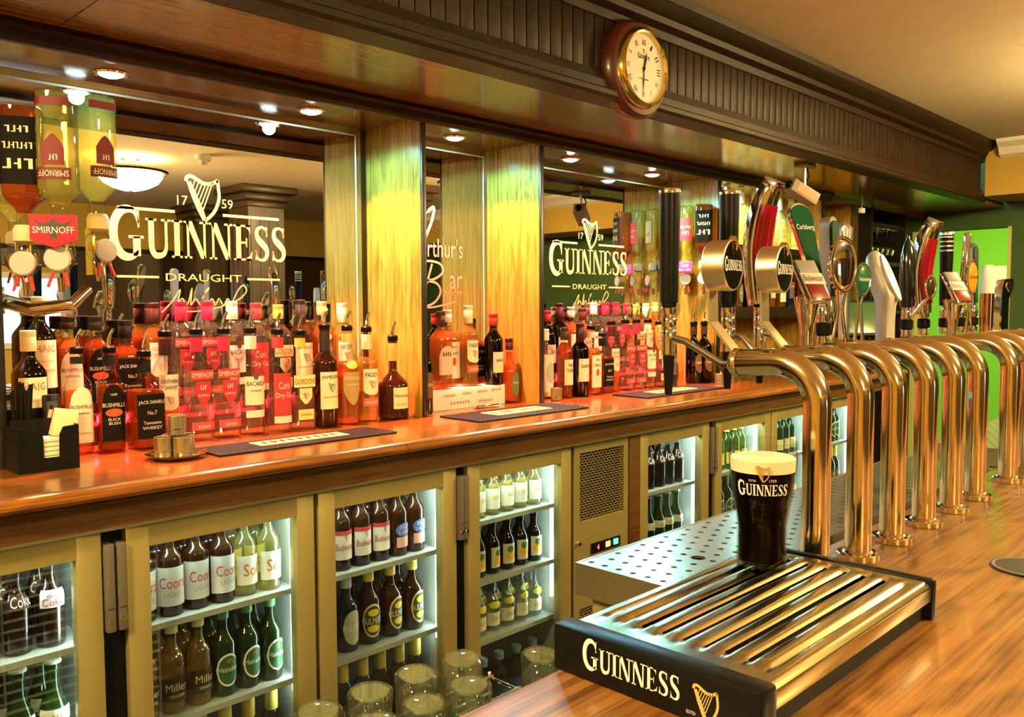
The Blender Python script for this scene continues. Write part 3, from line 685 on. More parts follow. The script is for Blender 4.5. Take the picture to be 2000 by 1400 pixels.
spec('dark_liqueur', 'liqueur_bottle', .275, .0360, .165, .215, .0130, 'dark', 'deep', .8, (.04, .02, .02), .05, 0,
     [(.85, .05, .14, (.16, .07, .03), 'oval', [('~5', .092, .04, .010, CR)])])
spec('malt_carton', 'whiskey_bottle', .265, .0350, .170, .215, .0130, 'clear', 'amber', .75, (.07, .02, .02), .045, .3,
     [(.85, .05, .15, (.80, .55, .45), 'arch', [('~4', .115, .034, .013, K_)])])
spec('port', 'port_bottle', .255, .0350, .160, .205, .0135, 'dark', 'red', .8, (.4, .03, .03), .04, 0, [(.8, .045, .12, (.82, .65, .5), 'rect', [('~4', .085, .03, .01, K_)])])
spec('green_oval', 'liqueur_bottle', .235, .0380, .115, .165, .0120, 'clear', 'amber', .7, (.05, .02, .02), .04, 0, [(.5, .025, .115, (.12, .26, .10), 'oval', [('~5', .07, .024, .009, CR)])])
spec('blue_gin', 'gin_bottle', .270, .0350, .180, .22, .0130, 'blue', 'water', .7, (.05, .05, .1), .04, 0, [(.8, .05, .14, (.10, .08, .12), 'rect', [('~5', .11, .04, .01, (.7, .5, .5))])])
SQ = {'white_label_whiskey': 'clear whiskey bottle with tall cream arched label', 'black_label_whiskey': 'dark whiskey bottle with black arched label', 'square_whiskey': 'square whiskey bottle with black label', 'ribbed_liqueur': 'amber liqueur bottle with pink tombstone label', 'red_label_vodka': 'clear vodka bottle with red shield label', 'white_rum': 'clear rum bottle with white label', 'red_label_gin': 'clear gin bottle with red label', 'yellow_label_gin': 'clear gin bottle with yellow label', 'green_whiskey': 'brown whiskey bottle with large cream label', 'gold_shield_whiskey': 'whiskey bottle with golden-brown shield label', 'pale_label_whiskey': 'pale whiskey bottle with red-banded cream label', 'round_cognac': 'round-shouldered cognac bottle with cream label', 'cream_label_whisky': 'black-looking whisky bottle with tall cream label', 'white_coconut': 'opaque white liqueur bottle', 'bird_bourbon': 'bourbon bottle with cream label', 'dark_wine': 'dark wine-shaped bottle with cream label', 'white_label_bourbon': 'bourbon bottle with tall white label', 'dark_liqueur': 'dark liqueur bottle with brown oval label', 'malt_carton': 'red-lit malt bottle with arched label', 'port': 'dark port bottle with red seal', 'green_oval': 'squat bottle with green oval label', 'blue_gin': 'blue gin bottle with dark label'}
# first bay, front row (pourers) and back row on the step
ROW1 = [('white_label_whiskey', .737, 2.215), ('black_label_whiskey', .806, 2.196), ('square_whiskey', .884, 2.178), ('ribbed_liqueur', .968, 2.245), ('red_label_vodka', 1.035, 2.205), ('red_label_vodka', 1.113, 2.205), ('white_rum', 1.190, 2.200),
        ('red_label_gin', 1.266, 2.185), ('yellow_label_gin', 1.342, 2.190), ('green_whiskey', 1.420, 2.180), ('gold_shield_whiskey', 1.497, 2.176), ('pale_label_whiskey', 1.575, 2.185), ('round_cognac', 1.672, 2.178)]
seen = {}
for key, x, y in ROW1:
    n = seen[key] = seen.get(key, 0) + 1
    ex = '' if key != 'red_label_vodka' else (' beside liqueur' if n == 1 else ' beside rum')
    bottle(key, (x, y, ZC), SQ[key] + ' and pourer, first bay front row' + ex, 'pour', 'spirits in the first bay', random.uniform(-.12, .12))
ROW2 = [('cream_label_whisky', .697), ('white_label_whiskey', .765), ('black_label_whiskey', .833), ('square_whiskey', .908), ('ribbed_liqueur', .985), ('red_label_vodka', 1.062), ('red_label_vodka', 1.14), ('white_rum', 1.216), ('red_label_gin', 1.293), ('yellow_label_gin', 1.368), ('green_whiskey', 1.446), ('gold_shield_whiskey', 1.524), ('pale_label_whiskey', 1.600)]
seen = {}
for key, x in ROW2:
    n = seen[key] = seen.get(key, 0) + 1
    ex = '' if key != 'red_label_vodka' else (' beside liqueur' if n == 1 else ' beside rum')
    bottle(key, (x, 2.354, ZS), SQ[key] + ', capped, on the first bay step' + ex, 'cap', 'spirits in the first bay', random.uniform(-.1, .1))
# a second cream-labelled one stands low behind the caddy
bottle('cream_label_whisky', (.628, 2.205, ZC), 'capped black-looking whisky bottle with cream label standing behind the caddy', 'cap', 'spirits in the first bay')
# narrow bay: bottles on a printed carton
ct = thing('printed_carton', 'flat white printed carton under the bottles of the narrow bay', 'carton', (2.04, 2.285, ZC))
MB().box(-.19, .17, -.075, .085, 0, .072, .002).build('box', col((.82, .76, .72), .6), ct)
for i, (s, dx, dz, wd) in enumerate((('WHISKEY', -.10, .045, .05), ('IRISH', -.02, .048, .04), ('SPECIAL', .055, .05, .05), ('RESERVE', .125, .052, .05), ('PREMIUM', -.05, .018, .09), ('12 x 70cl', .07, .016, .07))):
    MB().flat2d(fit2d(bars2d(len(s)), width=wd, height=.009), lambda x, y: (x + dx, -.0758, y + dz)).build('lettering', col((.55, .05, .06)), ct, 0)
for key, x, y, top in (('malt_carton', 1.935, 2.25, 'cap'), ('white_label_bourbon', 2.01, 2.30, 'cap'), ('pale_label_whiskey', 2.075, 2.26, 'cap'), ('square_whiskey', 2.145, 2.32, 'cap')):
    bottle(key, (x, y, ZC + .072), 'capped ' + SQ[key] + ' standing on the printed carton', top, 'bottles of the narrow bay')
bottle('port', (2.232 - .055, 2.236, ZC + .072), SQ['port'] + ' at the end of the printed carton', 'cap', 'bottles of the narrow bay')
bottle('green_oval', (2.262, 2.24, ZC), SQ['green_oval'] + ' beside the printed carton', 'cap', 'bottles of the narrow bay')
bottle('dark_liqueur', (1.818, 2.21, ZC), SQ['dark_liqueur'] + ' tucked behind the first divider in the narrow bay', 'cap', 'bottles of the narrow bay')
kn = thing('waiter_corkscrew', 'steel corkscrew lying in front of the printed carton', 'corkscrew', (2.08, 2.175, ZC))
MB().box(-.06, .06, -.008, .008, 0, .011, .003).build('handle', M_CHROME, kn)
MB().tube([(-.05, -.012, .006), (.0, -.02, .006), (.05, -.022, .005)], [.004, .003, .002], 8).build('blade', M_CHROME, kn)
MB().tube([(.05 - .006 * i, .016 + .004 * math.sin(i * 1.6), .006 + .004 * math.cos(i * 1.6)) for i in range(15)], .0015, 6).build('worm', M_CHROME, kn)
# third bay
ROW3 = [('white_coconut', 2.455, 2.235), ('bird_bourbon', 2.53, 2.20), ('dark_wine', 2.607, 2.185), ('white_label_bourbon', 2.688, 2.195), ('square_whiskey', 2.775, 2.205), ('ribbed_liqueur', 2.855, 2.22), ('red_label_vodka', 2.932, 2.205), ('red_label_vodka', 3.01, 2.205), ('white_rum', 3.087, 2.200), ('yellow_label_gin', 3.163, 2.195), ('blue_gin', 3.238, 2.190), ('dark_liqueur', 3.40, 2.165), ('dark_liqueur', 3.48, 2.16)]
seen = {}
for key, x, y in ROW3:
    n = seen[key] = seen.get(key, 0) + 1
    ex = '' if key not in ('red_label_vodka', 'dark_liqueur') else (', first' if n == 1 else ', second')
    bottle(key, (x, y, ZC), SQ[key] + ', third bay front row' + ex, 'pour' if key not in ('white_coconut', 'dark_wine', 'bird_bourbon') else 'cap', 'spirits in the third bay', random.uniform(-.12, .12))
ROW4 = [('port', 2.60), ('dark_wine', 2.675), ('white_label_bourbon', 2.75), ('malt_carton', 2.825), ('white_rum', 2.90), ('red_label_vodka', 2.98), ('red_label_vodka', 3.058), ('red_label_gin', 3.135), ('yellow_label_gin', 3.21), ('pale_label_whiskey', 3.285), ('gold_shield_whiskey', 3.36), ('green_whiskey', 2.52), ('bird_bourbon', 2.445)]
seen = {}
for key, x in ROW4:
    n = seen[key] = seen.get(key, 0) + 1
    ex = '' if key != 'red_label_vodka' else (' beside rum' if n == 1 else ' beside gin')
    bottle(key, (x, 2.354, ZS), SQ[key] + ', capped, on the third bay step' + ex, 'cap', 'spirits in the third bay', random.uniform(-.1, .1))

# ------------------------------------------------------------------ optics: upside-down bottles on measures
def optic(key, x, y, zt, label, face=0.0, plate=None, parent_rail=None):
    """Upside-down bottle whose base is at height ZT; the measure hangs below the neck."""
    S = SPEC[key]; o = bottle(key, (x, y, zt), label, 'none', 'optic bottles', face, flip=True)
    h = S['H']
    sub = lambda b, nm, mt, sm=35: b.build(nm, mt, o, sm)
    # local frame is upside down: +z points to the floor, so build downwards with +z
    sub(MB().lathe([(S['rn'] + .004, h - .03), (S['rn'] + .009, h - .02), (S['rn'] + .009, h + .005), (.012, h + .012), (0, h + .012)], 16), 'seal', col((.75, .62, .40)))
    sub(MB().lathe([(.012, h + .01), (.026, h + .02), (.030, h + .04), (.026, h + .065), (.012, h + .082), (.006, h + .10), (0, h + .10)], 20), 'measure', MATS['clear_glass'])
    sub(MB().lathe([(0, h + .03), (.022, h + .035), (.024, h + .055), (0, h + .06)], 16), 'measured_liquid', MATS['liquid_gold'])
    sub(MB().tube([(0, 0, h + .095), (0, 0, h + .125)], [.009, .007], 12), 'spout', M_BRASS)
    sub(MB().box(-.004, .004, .02, .05, h + .0, h + .11, .002), 'bracket', M_GOLD)
    sub(MB().lathe([(0, -.034), (.024, -.034), (.027, -.030), (.024, -.026)], 24, (0, 0, h + .055), 'Y'), 'dial', col((.55, .50, .50)))
    for s in (-1, 1): sub(MB().tube([(s * .012, -.02, h + .085), (s * .02, -.03, h + .115)], [.004, .003], 8), 'lever', col((.75, .05, .06)))
    return o
spec('optic_vodka', 'optic_bottle', .300, .0385, .205, .245, .0150, 'clear', 'pale', .80, (.5, .03, .06), .05, .3,
     [(.80, .165, .190, (.14, .012, .025), 'rect', [('SMIRNOFF', .171, .052, .013, W_)]), (.52, .095, .160, (.16, .01, .025), 'shield', [('~3', .138, .016, .012, W_)]), (.8, .018, .036, (.14, .01, .025), 'rect', ())])
spec('optic_rum', 'optic_bottle', .290, .0400, .190, .235, .0150, 'clear', 'deep', .80, (.05, .03, .02), .05, .6,
     [(.85, .03, .175, K_, 'rect', [('~3', .12, .05, .022, CR), ('~7', .085, .05, .014, CR), ('~4', .05, .04, .014, CR)])])
spec('optic_gin', 'optic_bottle', .290, .0370, .190, .240, .0150, 'clear', 'pale', .8, (.6, .05, .06), .05, 0,
     [(.85, .06, .165, (.60, .04, .06), 'rect', [('Cork', .12, .034, .02, W_), ('Dry Gin', .09, .05, .02, W_)])])
spec('optic_blue', 'optic_bottle', .290, .0370, .190, .240, .0150, 'clear', 'gold', .8, (.6, .05, .06), .05, 0,
     [(.85, .06, .165, (.80, .70, .45), 'rect', [('~4', .115, .044, .016, (.4, .1, .04))])])
OZ = z(.455)
optic('optic_rum', .60, 2.10, z(.445), 'upside-down dark rum bottle with black label on the optic stand', -.5)
ov = optic('optic_vodka', .636, 1.985, z(.462), 'upside-down vodka bottle in front on the optic stand above the caddy', -.55)
optic('optic_vodka', .75, 2.085, z(.49), 'upside-down vodka bottle nearest the mirror lettering on the optic stand', .2)
sg = MB().prism([(-.045, .035), (.045, .035), (.045, -.018), (.0, -.034), (-.045, -.018)], -.004, .004, lambda x, y, d: (x, d, y))
sg = sg.build('brand_plate', col((.48, .015, .045), .3), ov, 0, (0, -.050, .300), (PI, 0, PI))
MB().flat2d(fit2d(text2d('SMIRNOFF'), width=.08, height=.014), lambda x, y: (x, -.0046, y - .004)).build('lettering', M_WHITETXT, sg, 0)
MB().flat2d(([(-.04, .026), (-.02, .016), (-.006, .02), (0, .03), (.006, .02), (.02, .016), (.04, .026), (.022, .006), (.006, -.004), (.008, -.02), (0, -.012), (-.008, -.02), (-.006, -.004), (-.022, .006)], [tuple(range(14))]), lambda x, y: (x, -.0043, y)).build('eagle_emblem', col((.05, .045, .045)), sg, 0)
st = thing('optic_stand', 'curved chrome arm of the optic stand by the near divider', 'optic stand', (0, 0, 0))
MB().tube([(.565, 2.16, z(.02)), (.60, 2.06, z(.0)), (.66, 2.00, z(.01)), (.70, 2.02, z(.045))], [.016, .016, .014, .012], 14).build('arm', M_CHROME, st)
MB().box(.5565, .566, 2.14, 2.19, z(-.01), z(.05), .002).build('wall_plate', M_CHROME, st)
for k_, (y, key, lab) in enumerate(((2.165, 'optic_rum', 'upside-down dark rum bottle nearest the worktop edge on the far divider'), (2.262, 'optic_gin', 'upside-down gin bottle with red label on the far divider'), (2.352, 'optic_blue', 'upside-down gold-labelled bottle against the mirror on the far divider'))):
    oo = optic(key, 3.478, y, z(.475), lab, -PI / 2 + .5)
    if k_ == 1:
        pl_ = MB().box(-.036, .036, -.004, .004, -.026, .026, .004).build('brand_plate', col((.45, .06, .28), .3), oo, 35, (0, -.050, .29), (PI, 0, PI))
        MB().flat2d(fit2d(text2d('Cork'), width=.035, height=.018), lambda x, y: (x, -.0046, y + .001)).build('lettering', M_WHITETXT, pl_, 0)
        MB().flat2d(fit2d(text2d('Dry Gin'), width=.055, height=.014), lambda x, y: (x, -.0046, y - .019)).build('lettering', M_WHITETXT, pl_, 0)

# ------------------------------------------------------------------ small things on the worktop
def cups(cx, cy, cz, label, group=None, n=18, r=.0215, h=.048):
    o = thing('thimble_measure', label, 'measure', (cx, cy, cz), None, 'steel thimble measures')
    MB().lathe([(0, 0), (r - .002, 0), (r, .002), (r, h - .001), (r - .001, h), (r - .002, h - .001), (r - .003, .003), (0, .003)], n).build('cup', M_STEELH, o)
    MB().lathe([(r + .0004, h * .3), (r + .0008, h * .31), (r + .0008, h * .34), (r + .0004, h * .35)], n).build('measure_line', M_CHROME, o)
sa = thing('saucer', 'round gold-rimmed saucer holding the steel measures', 'saucer', (.872, 1.975, ZC))
MB().lathe([(0, 0), (.045, 0), (.068, .010), (.070, .013), (.066, .012), (.044, .004), (0, .004)], 36).build('plate', M_BRASS, sa)
MB().lathe([(0, .0045), (.043, .0045)], 24).build('napkin_ring', col((.6, .5, .4)), sa)
for dx, dy, dz, lab in ((-.028, .006, .005, 'end of the saucer nearest the caddy'), (.028, .012, .005, 'end of the saucer nearest the drip mat'), (.004, -.026, .005, 'front of the saucer'), (.002, .032, .005, 'back of the saucer'), (.004, .004, .054, 'on top of the others')):
    cups(.872 + dx, 1.975 + dy, ZC + dz, 'steel thimble measure, ' + lab)
cups(2.415, 2.14, ZC, 'steel thimble measure beside the white liqueur bottle')
for i, (x, y) in enumerate(((3.44, 2.055), (3.5, 2.05), (3.56, 2.07))): cups(x, y, ZC, 'steel thimble measure, %s of three past the far mat' % ORD[i])
def mat_(x0, x1, y0, y1, label, txt):
    o = thing('drip_mat', label, 'mat', ((x0 + x1) / 2, (y0 + y1) / 2, ZC), None, 'rubber drip mats')
    a, b = (x1 - x0) / 2, (y1 - y0) / 2
    MB().box(-a, a, -b, b, 0, .006, .002).build('base', M_BLACKM, o)
    bb = MB()
    nx, ny = int(a * 2 / .011), int(b * 2 / .011)
    for i in range(1, nx):
        for j in range(1, ny):
            x, y = -a + i * .011, -b + j * .011
            if abs(x) < a * .52 and abs(y) < b * .5: continue
            bb.add([(x - .003, y - .003, .006), (x + .003, y - .003, .006), (x + .003, y + .003, .006), (x - .003, y + .003, .006), (x, y, .0085)], [(0, 1, 4), (1, 2, 4), (2, 3, 4), (3, 0, 4)])
    stuff(bb.build('nubs', M_BLACKM, o, 0))
    MB().box(-a * .5, a * .5, -b * .45, b * .45, .006, .0085, .001).build('badge', col((.70, .55, .25)), o)
    MB().flat2d(fit2d(bars2d(txt), width=a * .85, height=b * .45), lambda x, y: (x, y - b * .22, .0089)).build('lettering', M_BLACK, o, 0)
mat_(.945, 1.475, 1.905, 2.05, 'black rubber drip mat in front of the first bay', 9)
mat_(1.785, 2.305, 1.89, 2.085, 'black rubber drip mat in front of the narrow bay', 7)
mat_(2.70, 3.27, 1.92, 2.095, 'black rubber drip mat in front of the third bay', 8)
cd = thing('bar_caddy', 'black plastic bar caddy with notched front on the worktop', 'caddy', (.607, 2.075, ZC))
T = .003; CX, CY, CH = .062, .062, .098
front = [(-CX, 0), (CX, 0), (CX, CH), (.030, CH * .97), (.022, CH * .80), (.021, .030), (-.010, .030), (-.011, CH * .78), (-.020, CH * .95), (-CX, CH)]
MB().prism(front, -CY, -CY + T, lambda x, y, d: (x, d, y)).build('front_wall', M_BLACK, cd, 0)
b = MB(); b.box(-CX, CX, CY - T, CY, 0, CH + .03); b.box(-CX, -CX + T, -CY + T, CY - T, 0, CH); b.box(CX - T, CX, -CY + T, CY - T, 0, CH); b.box(-CX + T, CX - T, -CY + T, CY - T, 0, T); b.box(-CX + T, CX - T, -.002, .001, T, CH + .012)
b.build('tray', M_BLACK, cd, 0)
np_ = thing('napkin_pile', 'folded cream paper napkins in the front of the caddy', 'napkins', (.607, 2.04, ZC + T))
for i in range(7): MB().box(-.045 + .002 * (i % 3), .045 - .002 * (i % 2), -.023, .022, .01 * i, .01 * i + .009, .002).build('napkin', col((.80, .72, .50), .8), np_)
sn = thing('sachet_bundle', 'cream paper sachets leaning out of the caddy', 'sachets', (.64, 2.045, ZC + .072))
for i in range(4): MB().box(-.02, .03, -.001, .001, 0, .06, .0006).build('sachet', col((.82, .70, .42), .7), sn, 35, (0, -.014 + i * .009, 0), (.12 * (i - 1.5), .18, 0))
sw = thing('drinking_straw_bunch', 'bunch of black drinking straws standing in the caddy', 'straws', (.580, 2.106, ZC + T))
for i in range(26):
    a, r = random.uniform(0, 6.28), .016 * math.sqrt(random.random()); lx, ly = random.uniform(-.08, .15), random.uniform(-.05, .05); L_ = random.uniform(.165, .19)
    x, y = r * math.cos(a), r * math.sin(a); k = .55
    MB().tube([(x, y, .0), (x + lx * L_ * k, y + ly * L_ * k, L_)], .0025, 6).build('straw', M_BLACK, sw)
for i, (x, c) in enumerate(((.615, (.75, .45, .30)), (.628, (.8, .6, .5)))):
    o = thing('ballpoint_pen', ['orange ballpoint pen standing in the caddy', 'pale pink ballpoint pen standing in the caddy'][i], 'pen', (x, 2.1, ZC + T), (0, .2 + .1 * i, 0))
    MB().tube([(0, 0, 0), (0, 0, .125)], .0042, 10).build('barrel', col(c), o); MB().tube([(0, 0, .125), (0, 0, .135)], .0028, 8).build('button', M_BLACK, o)
o = thing('card_holder', 'black upright card holder at the back of the caddy', 'holder', (.646, 2.118, ZC + T))
MB().box(-.018, .018, -.008, .008, 0, .155, .004).build('case', M_BLACK, o); MB().box(-.012, .012, -.0085, -.008, .10, .14).build('card', col((.05, .05, .06)), o, 0)

# ------------------------------------------------------------------ bottle fridges under the worktop
YD, YI, YK = 1.82, 1.858, 2.33
ZT_, ZB_ = z(-.458), z(-1.32)
M_COOL = emit('fridge_tube', (0.82, 1.0, 0.90), 6.0)
M_HAND = plain('handle_plastic', (.12, .105, .088), .35)
def fridge(unit, doors, label, shelves):
    x0, x1 = doors[0][0] - .006, doors[-1][1] + .006
    o = thing('bottle_fridge', label, 'fridge', (0, 0, 0), None, 'stainless bottle fridges of the back bar')
    t = .02
    b = MB(); b.box(x0, x1, YI, YK, ZB_ - .02, ZB_); b.box(x0, x1, YI, YK, ZT_ - .002, ZT_ + .008); b.box(x0, x0 + t, YI, YK - .015, ZB_, ZT_ - .002); b.box(x1 - t, x1, YI, YK - .015, ZB_, ZT_ - .002)
    b.build('cabinet', M_FWHITE, o, 0)
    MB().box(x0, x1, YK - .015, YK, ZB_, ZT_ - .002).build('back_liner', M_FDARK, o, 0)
    if len(doors) == 2:
        mx = (doors[0][1] + doors[1][0]) / 2
        MB().box(mx - .03, mx + .03, YI, YK - .015, ZB_, ZT_ - .002).build('mullion', M_FWHITE, o, 0)
        MB().box(doors[0][1] + .001, doors[1][0] - .001, YD + .018, YI - .001, ZB_, ZT_).build('dark_reveal', M_BLACK, o, 0)
    for i, (a, c) in enumerate(doors):
        fr = MB(); s, tp, bt = .05, .05, .06
        fr.box(a, a + s, YD, YI - .002, ZB_, ZT_, .003); fr.box(c - s, c, YD, YI - .002, ZB_, ZT_, .003); fr.box(a + s - .002, c - s + .002, YD + .0003, YI - .002, ZT_ - tp, ZT_ - .0003); fr.box(a + s - .002, c - s + .002, YD + .0003, YI - .002, ZB_, ZB_ + bt)
        d = fr.build('door_frame', M_STEEL, o)
        MB().box(a + s, c - s, YD + .010, YD + .014, ZB_ + bt, ZT_ - tp).build('door_pane', M_PANE, d, 0)
        hx = (c + .003, c + .022) if i == 0 and len(doors) == 2 else (a - .022, a - .003)
        h = MB(); h.box(hx[0], hx[1], YD - .012, YD + .017, z(-.672), z(-.485), .004)
        h = h.build('handle', M_HAND, d)
        MB().lathe([(0, -.0135), (.006, -.0135), (.007, -.012)], 14, ((hx[0] + hx[1]) / 2, YD, z(-.648)), 'Y').build('lock', M_GOLD, h)
        MB().box(hx[0] + .002, hx[1] - .002, YD - .0125, YD - .0118, z(-.6225), z(-.621)).build('seam', M_BLACK, h, 0)
        ia, ic = (x0 + t if i == 0 else mx + .03), (x1 - t if i == len(doors) - 1 else mx - .03)
        for sz in shelves[i]:
            sb = MB(); sb.box(ia + .001, ic - .001, 1.885, YK - .02, sz - .004, sz); sb.box(ia + .001, ic - .001, 1.878, 1.885, sz - .012, sz + .002)
            sb.build('shelf', M_FWHITE, o, 0)
        MB().tube([(ia + .03, 1.878, ZT_ - .022), (ic - .03, 1.878, ZT_ - .022)], .008, 10).build('lamp_tube', M_COOL, o)
        MB().tube([(ic - .012, 1.885, ZT_ - .03), (ic - .012, 1.885, ZB_ + .35)], .006, 8).build('lamp_tube', M_COOL, o)
        light('fridge_light', lamp_data('fridge_light', 'AREA', FRIDGE_W, (0.80, 1.0, 0.88), shape='RECTANGLE', size=ic - ia - .06, size_y=.02), ((ia + ic) / 2, 1.885, ZT_ - .034), (math.radians(12), 0, 0))
        light('fridge_light', lamp_data('fridge_light', 'AREA', FRIDGE_W * .8, (0.80, 1.0, 0.88), shape='RECTANGLE', size=.02, size_y=.5), (ic - .022, 1.887, ZT_ - .3), (math.radians(90), 0, math.radians(40)))
    return o
DA, DB, DC, DD = (.184, .641), (.690, 1.147), (1.159, 1.62), (1.664, 2.129)
DE, DF, DG, DH = (2.513, 2.98), (3.03, 3.488), (3.50, 3.96), (4.01, 4.46)
S2, S3 = [z(-.706), z(-.937), z(-1.165)], [z(-.656), z(-.845), z(-1.033)]
fridge(1, (DA, DB), 'double-door stainless bottle fridge under the caddy end of the worktop', [S2, S2])
fridge(2, (DC, DD), 'double-door stainless bottle fridge beside the vented compressor cabinet', [S2, S3])
fridge(3, (DE, DF), 'double-door stainless bottle fridge behind the perforated drip tray', [S2, S2])
fridge(4, (DG, DH), 'double-door stainless bottle fridge at the far end under the worktop', [S2, S2])
# vented compressor cabinet
cp = thing('compressor_cabinet', 'stainless compressor cabinet with brick-pattern vent and indicator lights', 'cabinet')
x0, x1 = 2.142, 2.439
vx0, vx1, vz0, vz1 = x0 + .03, x1 - .026, z(-.722), z(-.488)
b = MB(); b.box(x0, vx0, YD, YD + .02, ZB_, ZT_ + .004); b.box(vx1, x1, YD, YD + .02, ZB_, ZT_ + .004); b.box(vx0, vx1, YD, YD + .02, vz1, ZT_ + .004); b.box(vx0, vx1, YD, YD + .02, ZB_ + .30, vz0); b.box(vx0, vx1, YD, YD + .02, ZB_, ZB_ + .05)
b.box(x0, x1, YD + .06, YK, ZB_, ZT_)
b.build('body', M_STEEL, cp, 0)
def grille(vx0, vx1, vz0, vz1, nc, nr, name):
    g = MB(); cw, chh = (vx1 - vx0) / nc, (vz1 - vz0) / nr; wx, wz = cw * .11, chh * .22
    for j in range(nr + 1): g.box(vx0, vx1, YD + .004, YD + .007, vz0 + j * chh - wz / 2, vz0 + j * chh + wz / 2)
    for j in range(nr):
        for i in range(nc + 1):
            x = vx0 + (i + (.5 if j % 2 else 0)) * cw
            if x < vx1: g.box(x - wx / 2, x + wx / 2, YD + .0042, YD + .0068, vz0 + j * chh, vz0 + (j + 1) * chh)
    stuff(g.build(name, M_STEEL, cp, 0))
    MB().box(vx0, vx1, YD + .02, YD + .024, vz0, vz1).build('dark_interior', M_BLACK, cp, 0)
grille(vx0, vx1, vz0, vz1, 13, 26, 'vent_grille')
grille(vx0, vx1, ZB_ + .05, ZB_ + .30, 13, 26, 'vent_grille')
pn = MB().box(x0 + .088, x0 + .25, YD - .003, YD, z(-.842), z(-.805), .001).build('control_panel', M_BLACK, cp)
for dx, c, s, nm in ((.125, (1, .05, .12), 6, 'display'), (.178, (1, .12, .04), 7, 'red_button'), (.222, (.05, 1, .35), 5, 'green_button')):
    if nm == 'display': MB().flat2d(fit2d(text2d('4'), height=.018), lambda x, y: (x0 + dx + x, YD - .0034, z(-.832) + y)).build(nm, emit('lit_' + nm, c, s), pn, 0)
    else: MB().box(x0 + dx - .012, x0 + dx + .012, YD - .006, YD - .003, z(-.832), z(-.812), .002).build(nm, emit('lit_' + nm, c, s), pn)
MB().lathe([(0, -.012), (.007, -.012), (.008, 0)], 14, (x0 + .018, YD, z(-.79)), 'Y').build('lock', M_CHROME, cp)
for a, b_ in ((2.444, 2.506), (4.47, 4.53)):
    o = thing('upright_post', 'dark oak post between %s' % ('the compressor cabinet and the third fridge' if a < 3 else 'the fridges and the far cupboards'), 'post')
    MB().box(a, b_, YD - .004, YD + .03, 0, z(-.456), .003).build('post', M_APRON, o); MB().box(a, b_, YD - .008, YD - .004, 0, .1, .002).build('kick_plate', M_BLACK, o)
# plinth under the fridges
struct(MB().box(-1.6, 4.95, 1.86, 2.33, 0, ZB_ - .021).build('baseboard_back', M_BLACK, smooth=0))

# bottles in the fridges
spec('silver_lager', 'lager_bottle', .215, .0300, .125, .165, .0120, 'brown', 'deep', .78, (.82, .82, .82), .03, 0, [(1.5, .025, .115, (.66, .64, .58), 'rect', [('Coors', .066, .060, .026, (.60, .06, .06)), ('LIGHT', .045, .04, .012, (.35, .35, .3))])])
spec('straw_lager', 'lager_bottle', .215, .0295, .120, .165, .0115, 'clear', 'straw', .8, (.85, .80, .5), .03, 0, [(1.2, .028, .10, (.86, .84, .66), 'rect', [('Sol', .05, .038, .030, (.68, .12, .04))])])
spec('gold_lager', 'lager_bottle', .215, .0295, .120, .165, .0115, 'clear', 'gold', .7, (.7, .6, .3), .03, 0, [(1.3, .03, .085, (.04, .03, .02), 'rect', [('Miller', .055, .05, .018, (.78, .62, .35)), ('GENUINE', .04, .035, .007, (.8, .7, .45))])])
spec('green_lager', 'lager_bottle', .215, .0300, .120, .165, .0120, 'green', 'deep', .8, (.1, .25, .1), .03, 0, [(1.0, .025, .105, (.82, .84, .78), 'oval', (), .0007), (.88, .030, .100, (.03, .11, .04), 'oval', [('Heineken', .061, .05, .013, W_), ('~3', .083, .01, .01, (.8, .1, .1))], .0013)])
spec('red_lager', 'lager_bottle', .220, .0300, .125, .170, .0120, 'brown', 'deep', .85, (.75, .55, .5), .045, 0, [(1.2, .03, .108, (.84, .78, .68), 'rect', [('Budweiser', .056, .058, .018, (.45, .05, .05)), ('#', .082, .02, .018, (.65, .2, .12))]), (1.2, .097, .108, (.60, .06, .05), 'rect', (), .0012)])
spec('blue_lager', 'lager_bottle', .220, .0300, .120, .165, .0115, 'brown', 'gold', .8, (.3, .35, .6), .03, 0, [(1.0, .055, .095, (.10, .16, .48), 'oval', [('BUD', .078, .034, .011, W_), ('LIGHT', .064, .04, .010, W_)]), (.9, .025, .055, (.80, .40, .32), 'rect', ())])
spec('pale_cider', 'cider_bottle', .208, .0320, .115, .158, .0125, 'blue', 'deep', .8, (.45, .5, .45), .035, 0, [(1.0, .02, .115, (.48, .50, .40), 'oval', [('BULMERS', .058, .06, .018, (.85, .83, .72))])])
spec('yellow_cider', 'cider_bottle', .208, .0320, .115, .158, .0125, 'brown', 'deep', .8, (.75, .6, .15), .035, 0, [(1.0, .02, .115, (.80, .70, .40), 'oval', (), .0006), (.88, .026, .109, (.06, .07, .03), 'oval', [('BULMERS', .058, .06, .018, W_)], .0013), (.55, .035, .055, (.85, .62, .05), 'oval', (), .0018), (.5, .08, .10, (.85, .62, .05), 'oval', (), .0018)])
spec('gold_neck', 'lager_bottle', .215, .0300, .110, .165, .0115, 'dark', 'deep', .8, (.68, .52, .10), .085, 0, [(.9, .03, .09, (.08, .06, .04), 'rect', [('~3', .055, .03, .018, (.8, .6, .2))])], capr=.004)
spec('white_mixer', 'mixer_bottle', .165, .0260, .085, .125, .0115, 'clear', 'straw', .8, (.85, .8, .3), .025, 0, [(1.6, .02, .085, (.88, .88, .76), 'rect', [('~5', .05, .034, .012, (.85, .65, .05))])])
spec('fruit_drink', 'juice_bottle', .165, .0260, .090, .130, .0125, 'dark', 'red', .8, (.06, .04, .04), .02, 0, [(1.0, .02, .085, (.72, .70, .55), 'rect', (), .0007), (.7, .03, .06, (.85, .50, .05), 'oval', (), .0013), (.5, .055, .078, (.10, .20, .06), 'oval', (), .0013)])
